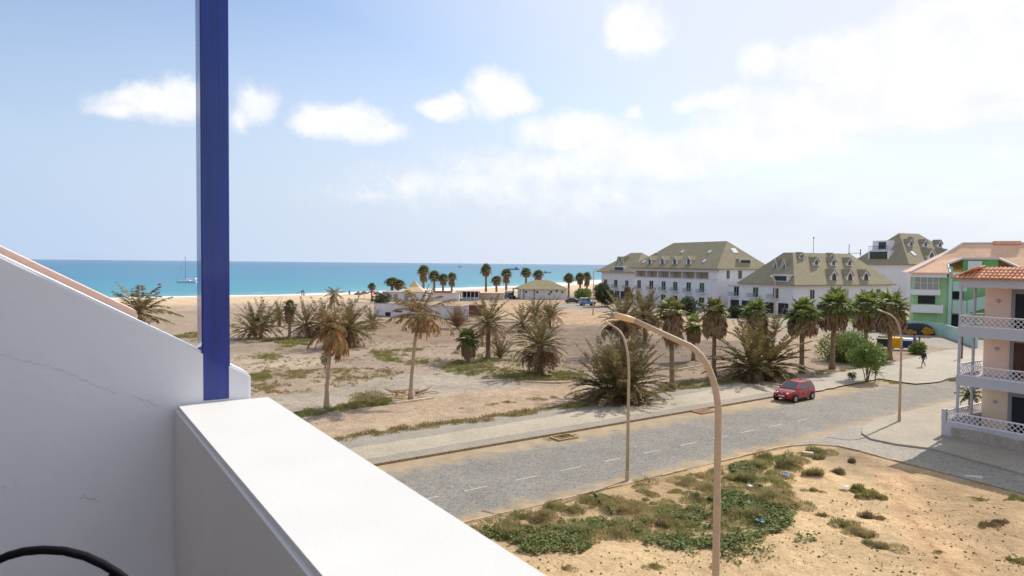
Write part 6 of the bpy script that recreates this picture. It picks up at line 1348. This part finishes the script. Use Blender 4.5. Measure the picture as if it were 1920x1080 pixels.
yacht("white sailing yacht with bare mast moored off the beach left of the blue post", 350, 530, 38, 480, R(180), dinghy=True)
yacht("pale distant sailing boat near the horizon above the tented beach house", 862, 501, 10, 480, R(170), greyb, False, mm=greyb)
yacht("distant two tone sailing boat with tall mast above the round roofed house", 982, 503.5, 9, 483, R(10), greyb, False, mm=greyb)
def trawler(label, px, py, wpx, heading):
    p = at(px, py, -2); k = p.y / FOC; L = wpx * k; o = thing('fishing_boat', label, 'fishing boat', (p.x, p.y, -2), heading); hull(L, L * .2, L * .1, .8).build('hull', greyb, o, True, ang=R(45))
    MB().box(-L * .36, -L * .1, -L * .07, L * .07, L * .1, L * .22).build('wheelhouse', greyb, o); mb = MB(); mb.tube([(L * .05, 0, L * .1), (L * .05, 0, L * .34)], L * .008, 6); mb.tube([(L * .05, 0, L * .32), (L * .3, 0, L * .2)], L * .006, 5); mb.tube([(-L * .25, 0, L * .2), (-L * .25, 0, L * .38)], L * .008, 6); mb.build('mast', greyb, o)
trawler("distant grey fishing boat lying along the horizon above the pergola", 963, 506, 22, R(175)); trawler("distant grey fishing boat right of the round headed palms", 1026, 512, 15, R(15))
def foil(px, py):
    p = at(px, py, -2); o = thing('surf_board', "dark little sail craft with white board on the water, left of the yacht", 'sail craft', (p.x, p.y, -2), R(20)); hull(2.6, .8, .16).build('hull', hullw, o, True)
    V = []
    for i in range(7): t = i / 6; a = math.pi * t; V += [(-1.0 + 2.2 * t, -.3, 1.2 + .55 * math.sin(a)), (-.8 + 2.0 * t, .5, 1.75 + .6 * math.sin(a))]
    MB().add(V + [(x, y, z - .04) for x, y, z in V], [(2 * i, 2 * i + 1, 2 * i + 3, 2 * i + 2) for i in range(6)] + [(14 + 2 * i + 2, 14 + 2 * i + 3, 14 + 2 * i + 1, 14 + 2 * i) for i in range(6)]).build('wing', darkp, o)
    MB().tube([(.1, 0, .1), (.0, 0, 1.7)], .06, 6).build('strut', darkp, o)
foil(299, 541.5)
# ---------------------------------------------------------------- beach buildings and walls
lowwall = mat("weathered_white_wall", S(214, 209, 210), .9, .1, .5, .2, 6, var2=.12, scale2=1.2)
def wall_run(name, label, pts, h, m, th=.25):
    mb = MB(); P = [at(x, y) for x, y in pts]
    for i in range(len(P) - 1):
        a, b = P[i], P[i + 1]; d = (b - a).normalized(); mb.bar((a.x, a.y, h / 2 - .1), (b.x + d.x * .0, b.y, h / 2 - .1), th, h + .2)
    return mb.build(name, m)
lw = thing('garden_wall', "long low weathered white wall with dark stains on the open ground", 'wall'); w_ = wall_run('wall', '', [(702, 592), (874, 600.5)], 2.5, lowwall); w_.parent = lw
a, b = at(702, 592), at(874, 600.5); d = (b - a).normalized(); nn = Vector((d.y, -d.x, 0)); nn = nn if nn.y < 0 else -nn
mb = MB(); mb.bar((a.x, a.y, 2.48), (b.x, b.y, 2.48), .34, .1); mb.build('coping', mat("wall_coping", S(150, 142, 138), .9, .1, 1), lw)
for t0, t1, z0, z1, m in ((.13, .19, .0, .85, dark_in), (.24, .32, .9, 1.25, mat("soot", (.08, .075, .075), .9, .3, 2)), (.46, .86, 0, .16, mat("damp_base", (.09, .085, .08), .95, .3, 1)), (.02, .12, 0, .12, dark_in)):
    p, q = a.lerp(b, t0) + nn * .128, a.lerp(b, t1) + nn * .128; MB().add([(p.x, p.y, z0), (q.x, q.y, z0), (q.x, q.y, z1), (p.x, p.y, z1)], [(0, 1, 2, 3)]).build('stain', m, lw)
p = at(875, 600); tag(MB().box(p.x - .25, p.x + .3, p.y - .3, p.y + .3, 0, 2.75).box(p.x - .32, p.x + .37, p.y - .37, p.y + .37, 2.753, 2.85).build("gate_pillar", lowwall), "white gate pillar at the right end of the long low wall", "pillar")
p, q = at(880, 592), at(906, 588); rb = mat("rusty_sheet", S(112, 74, 60), .85, .2, 1, .3, 8); sh = thing('shed', "rusty red brown metal shed beside the white gate pillar", 'shed', (p.x, p.y, 0), R(8)); MB().box(0, 3.2, 0, 3, 0, 2.0).build('wall', rb, sh); MB().box(-.15, 3.35, -.2, 3.2, 2.003, 2.1).build('roof', rb, sh)
def beach_block(name, label, px0, px1, py, h, m, depth=6, rz=0, cat='beach house'):
    p, q = at(px0, py), at(px1, py); w = q.x - p.x; o = thing(name, label, cat, (p.x, p.y, 0), rz); MB().box(0, w, 0, depth, -.2, h).build('wall', m, o); return o, w
whb = mat("beach_white_wall", S(218, 214, 212), .9, .06, .4); rust = mat("pinkish_flat_roof", S(198, 176, 158), .9, .1, .4)
o, w = beach_block('beach_house', "low white beach house under a pale pointed tent peak", 718, 800, 565, 2.5, whb, 8); MB().box(-.3, w + .3, -.3, 8.3, 2.503, 2.68).build('roof', rust, o)
mb = MB(); cx = w * .70; mb.add([(cx - 3.2, -.4, 2.69), (cx + 3.2, -.4, 2.69), (cx + 3.2, 6, 2.69), (cx - 3.2, 6, 2.69), (cx - 1.4, 1.6, 4.0), (cx + 1.4, 1.6, 4.0), (cx + 1.4, 4, 4.0), (cx - 1.4, 4, 4.0), (cx, 2.8, 5.8)], [(0, 1, 5, 4), (1, 2, 6, 5), (2, 3, 7, 6), (3, 0, 4, 7), (4, 5, 8), (5, 6, 8), (6, 7, 8), (7, 4, 8)]); mb.build('tent_peak', mat("cream_canvas", S(228, 204, 164), .85, .06, 1, trans=.2), o)
for x in (.25, .5): MB().box(w * x, w * x + 1.1, -.03, -.003, .2, 2.0).build('door', mat("grey_door", S(150, 150, 150), .7, .1, 2), o)
o, w = beach_block('beach_house', "second low white beach wall house right of the tent peak with pink roof", 802, 862, 564, 2.1, whb, 7); MB().box(-.2, w + .2, -.3, 7.2, 2.103, 2.25).build('roof', rust, o); MB().box(w * .2, w * .75, .5, 2.5, 2.253, 2.7).build('awning', mat("brick_red_awning", S(150, 84, 66), .9, .15, 2), o)
o, w = beach_block('beach_bar', "open fronted beach bar with dark shady interior and flat pinkish roof", 866, 898, 563, 2.5, dark_in, 6, cat='beach bar'); MB().box(-1.6, w + .4, -1.6, 6.4, 2.503, 2.72).build('roof', rust, o)
for i in range(6): MB().tube([(-.8 + (w + .8) * i / 5, -1.3, 0), (-.8 + (w + .8) * i / 5, -1.3, 2.5)], .09, 6).build('post', whb, o)
mb = MB(); mb.box(-.6, w, -1.2, -1.0, 0, .95); mb.build('counter', mat("pale_counter", S(170, 172, 182), .7, .1, 2), o)
o, w = beach_block('beach_house', "pinkish plain wall house between beach bar and short palms", 898, 945, 562, 1.9, mat("pink_beach_wall", S(206, 178, 160), .9, .08, .4), 6); MB().box(-.2, w + .2, -.2, 6.2, 1.903, 2.02).build('roof', rust, o)
rh, w = beach_block('round_house', "white beach house with broad low olive hipped roof and little round windows", 976, 1062, 561, 3.0, whb, 12, R(4)); 
mb = MB(); e = [(-.8, -.9, 3.003), (w + .8, -.9, 3.003), (w + .8, 13, 3.003), (-.8, 13, 3.003)]; tp = [(w * .36, 5, 5.6), (w * .66, 5, 5.6), (w * .66, 7, 5.6), (w * .36, 7, 5.6)]; mb.add(e + tp, [(0, 1, 5, 4), (1, 2, 6, 5), (2, 3, 7, 6), (3, 0, 4, 7), (4, 5, 6, 7), (3, 2, 1, 0)]); mb.build('roof', mat("thatch_roof", S(146, 136, 108), .95, .12, .8, .3, 6, spec=.05), rh)
for x, z in ((.12, 2.2), (.36, 2.1), (.62, 1.6), (.66, 2.2), (.78, 2.5), (.9, 2.2)): MB().lathe([(.32, -.02), (.32, .01)], 14, (w * x, -.014, z), axis='y').build('round_window', dark_in, rh)
p = at(962, 561); pg = thing('pergola', "dark flat roofed pergola beside the white beach house", 'pergola', (p.x, p.y, 0), R(3)); mb = MB(); mb.box(0, 6.5, 0, 4, 3.0, 3.18)
mb.build('roof', dark_in, pg)
for x in (.1, 3.2, 6.3):
    for y in (.1, 3.8): MB().box(x - .08, x + .08, y - .08, y + .08, 0, 2.998).build('post', dark_in, pg)
p = at(948, 559); tag(MB().box(p.x, p.x + 2.6, p.y + 2, p.y + 4, 0, 2.0).box(p.x - .2, p.x + 2.8, p.y + 1.8, p.y + 4.2, 2.003, 2.12).build("kiosk", whb), "small white kiosk left of the dark pergola", "kiosk")
p = at(698, 561); o = thing('parasol', "red beach parasol beside the dark scrub on the beach", 'parasol', (p.x, p.y, -.1)); MB().tube([(0, 0, 0), (0, 0, 2.4)], .04, 6).build('pole', whb, o); MB().lathe([(1.6, 1.95), (1.0, 2.3), (.1, 2.55)], 8).build('canopy', mat("red_canvas", S(200, 50, 50), .8, .1, 2, trans=.2), o)
for i, (x, y) in enumerate(((683, 560), (708, 561), (672, 562))):
    p = at(x, y); o = thing('beach_hut', ("little thatched sunshade left of the red parasol", "little thatched sunshade right of the red parasol", "leftmost little thatched sunshade on the beach")[i], 'sunshade', (p.x, p.y, -.4), i, 'thatched sunshades on the beach'); MB().tube([(0, 0, 0), (0, 0, 2.2)], .06, 6).build('pole', twig_m, o); MB().lathe([(1.5, 1.8), (.8, 2.3), (.05, 2.7)], 10).build('thatch', mat("sunshade_thatch", S(110, 92, 70), .95, .2, 4), o)
# ---------------------------------------------------------------- small things
p = at(1803, 674); tag(MB().tube([(p.x, p.y, -.2), (p.x + .05, p.y, 3.6)], [.1, .08], 8).build("wooden_pole", mat("brown_pole", S(104, 78, 56), .9, .2, 3)), "brown wooden pole behind the corner of the peach balconies", "pole")
p = at(1724, 646); tag(MB().lathe([(.09, 0), (.09, 1.0), (.07, 1.06), (.0, 1.08)], 10, (p.x, p.y, .1)).build("bollard", dark_in), "short dark bollard right of the person at the bins", "bollard")
def grate(label, px, py, slats):
    p = at(px, py); o = thing('tree_pit' if not slats else 'pallet', label, 'tree pit' if not slats else 'pallet', (p.x, p.y, .03), road_dir(U)); m = mat("bleached_timber", S(176, 142, 108), .9, .15, 3); mb = MB(); w, h = 1.5, 1.0
    mb.box(-w / 2, w / 2, -h / 2, -h / 2 + .1, 0, .09); mb.box(-w / 2, w / 2, h / 2 - .1, h / 2, 0, .09); mb.box(-w / 2, -w / 2 + .1, -h / 2 + .102, h / 2 - .102, 0, .09); mb.box(w / 2 - .1, w / 2, -h / 2 + .102, h / 2 - .102, 0, .09); mb.build('frame', m, o)
    if slats:
        for i in range(6): y = -w / 2 + .2 + i * .2; MB().box(y, y + .07, -h / 2 + .102, h / 2 - .102, .02, .085).build('slat', m, o)
    else: MB().box(-w / 2 + .102, w / 2 - .102, -h / 2 + .102, h / 2 - .102, -.02, .03).build('soil', mat("dark_soil", S(110, 92, 62), .95, .3, 6), o)
grate("square timber framed tree pit at the pavement kerb", 1057, 822, False); grate("broken slatted pallet lying at the pavement kerb", 1319, 773, True)
def rock(mb, x, y, z, s, r, fl=.6):
    n, k = 7, 4; V = []
    for i in range(k + 1):
        for j in range(n): a = math.pi * i / k; b = 2 * math.pi * j / n; q = s * r.uniform(.8, 1.15); V.append((x + math.sin(a) * math.cos(b) * q, y + math.sin(a) * math.sin(b) * q, z + math.cos(a) * q * fl))
    mb.add(V, [(i * n + j, i * n + (j + 1) % n, (i + 1) * n + (j + 1) % n, (i + 1) * n + j) for i in range(k) for j in range(n)])
pale = mat("pale_stone", S(206, 190, 168), .9, .15, 2, .3, 20)
def block(label, px, py, dims, rz, m=None, name='stone_block'):
    p = at(px, py); z = float(ground_z(np.array([p.x]), np.array([p.y]))[0]); mb = MB(); mb.box(-dims[0] / 2, dims[0] / 2, -dims[1] / 2, dims[1] / 2, -.06, dims[2]); o = mb.build(name, m or pale, bevel=.03); o.location = (p.x, p.y, z); o.rotation_euler = (R(3), R(-4), rz); return tag(o, label, 'stone block')
block("pale stone block lying in the weeds near the curved kerb", 1514, 857, (.62, .3, .22), R(-35)); block("flat grey white slab lying in the shadow of the peach house", 1826, 895, (.75, .35, .06), R(-25), mat("grey_slab", (.55, .55, .56), .9, .1, 2))
def litter(name, label, px, py, s, m, seed):
    r = np.random.default_rng(seed); p = at(px, py); z = float(ground_z(np.array([p.x]), np.array([p.y]))[0]); n = 7; V = []; F = []
    for i in range(n):
        for j in range(n): V.append(((i / (n - 1) - .5) * s * 2 + r.normal(0, .05 * s), (j / (n - 1) - .5) * s * 1.4 + r.normal(0, .05 * s), abs(r.normal(0, .35 * s)) * (1 - max(abs(i - 3), abs(j - 3)) / 4) + .03))
    for i in range(n - 1):
        for j in range(n - 1): a = i * n + j; F.append((a, a + n, a + n + 1, a + 1))
    o = MB().add(V, F).build(name, m, loc=(p.x, p.y, z + .12)); o.rotation_euler.z = seed; md = o.modifiers.new('thick', 'SOLIDIFY'); md.thickness = .01; return tag(o, label, 'litter')
bl = mat("blue_film", S(110, 160, 200), .4, .15, 4, trans=.3); wp = mat("white_paper", (.78, .78, .78), .8, .05, 4)
litter('plastic_bag', "crumpled blue plastic bag caught in the upper shrubs of the lot", 1474, 898, .2, bl, 1); litter('plastic_bag', "blue plastic bag lower down at the edge of the creeper", 1426, 986, .18, mat("teal_film", S(110, 160, 180), .4, .15, 4, trans=.3), 2)
litter('paper', "white sheet of paper on the sand beside the olive round shrub", 1584, 917, .17, wp, 3); litter('paper', "white scrap caught in the creeper left of the blue bag", 1402, 952, .15, wp, 4); litter('paper', "long white scrap at the right edge of the creeper", 1405, 920, .13, wp, 5)
r = np.random.default_rng(77)
mb = MB()
for poly, n, s0, s1 in (([(480, 705), (600, 690), (760, 690), (800, 700), (700, 722), (560, 735), (480, 735)], 170, .05, .2), ([(640, 660), (760, 650), (880, 665), (900, 690), (700, 690)], 90, .05, .2), ([(560, 800), (900, 740), (1000, 760), (640, 825)], 40, .03, .08), ([(1280, 690), (1480, 660), (1560, 690), (1300, 720)], 60, .04, .14)):
    for x, y in scatter_pts(gpoly(poly), n, r): rock(mb, x, y, float(ground_z(np.array([x]), np.array([y]))[0]) + .0, s0 + (s1 - s0) * r.random() ** 2.6, r, r.uniform(.4, .8))
struct(mb.build("rubble", mat("field_stone", S(166, 142, 116), .95, .35, .7, .3, 20)), 'stuff'); tag(bpy.data.objects["rubble"], "scattered pale stones and rubble on the open ground", "rubble")
mb = MB()
for x, y in scatter_pts(gpoly([(960, 1030), (1450, 985), (1640, 890), (1900, 940), (1920, 1080), (960, 1080)]), 260, r): rock(mb, x, y, float(ground_z(np.array([x]), np.array([y]))[0]) + .01, r.uniform(.015, .06), r)
tag(struct(mb.build("pebbles", mat("dark_pebble", S(122, 98, 72), .95, .25, 3))  , 'stuff'), "small dark pebbles and dung on the sandy lot", "pebbles")
# old kerbs in the open ground
mb = MB()
for pts in ([(1255, 697), (1330, 684), (1390, 676), (1450, 668), (1500, 660), (1520, 656)], [(985, 717), (1050, 719), (1100, 713)], [(742, 757), (812, 748)], [(720, 748), (765, 741)]):
    P = [at(*q) for q in pts]
    for a_, b_ in zip(P[:-1], P[1:]): mb.bar((a_.x, a_.y, .06), (b_.x, b_.y, .06), .14, .16)
struct(mb.build("old_kerb", mat("bleached_kerb", S(214, 190, 158), .9, .2, 2, .3, 20)))
# fallen trunk pieces and dry branches at the leaning palm
def branch(label, pts, rad, name='dead_branch'):
    P = [at(x, y, z) for x, y, z in pts]; tag(MB().tube([tuple(q) for q in P], rad, 7).build(name, twig_m, smooth=True), label, 'branch')
branch("pale dead palm stem lying right of the leaning palm foot", [(780, 738, .15), (800, 730, .3), (810, 722, .5)], [.1, .08, .05]); branch("dark dead branch lying left of the leaning palm foot", [(722, 729, .3), (735, 735, .15), (768, 738, .1)], [.04, .06, .05])
qd = QV()
for i in range(12):
    p = at(r.uniform(728, 812), r.uniform(736, 752)); frond(qd, np.array([p.x, p.y, .12]), r.uniform(0, 6.3), R(r.uniform(0, 25)), r.uniform(.9, 1.6), .6, r, 22, .3, .05)
o = qd.obj("fallen_fronds", coco_dry, None); tag(o, "heap of fallen dry fronds at the foot of the leaning palm", "fronds", kind='stuff')
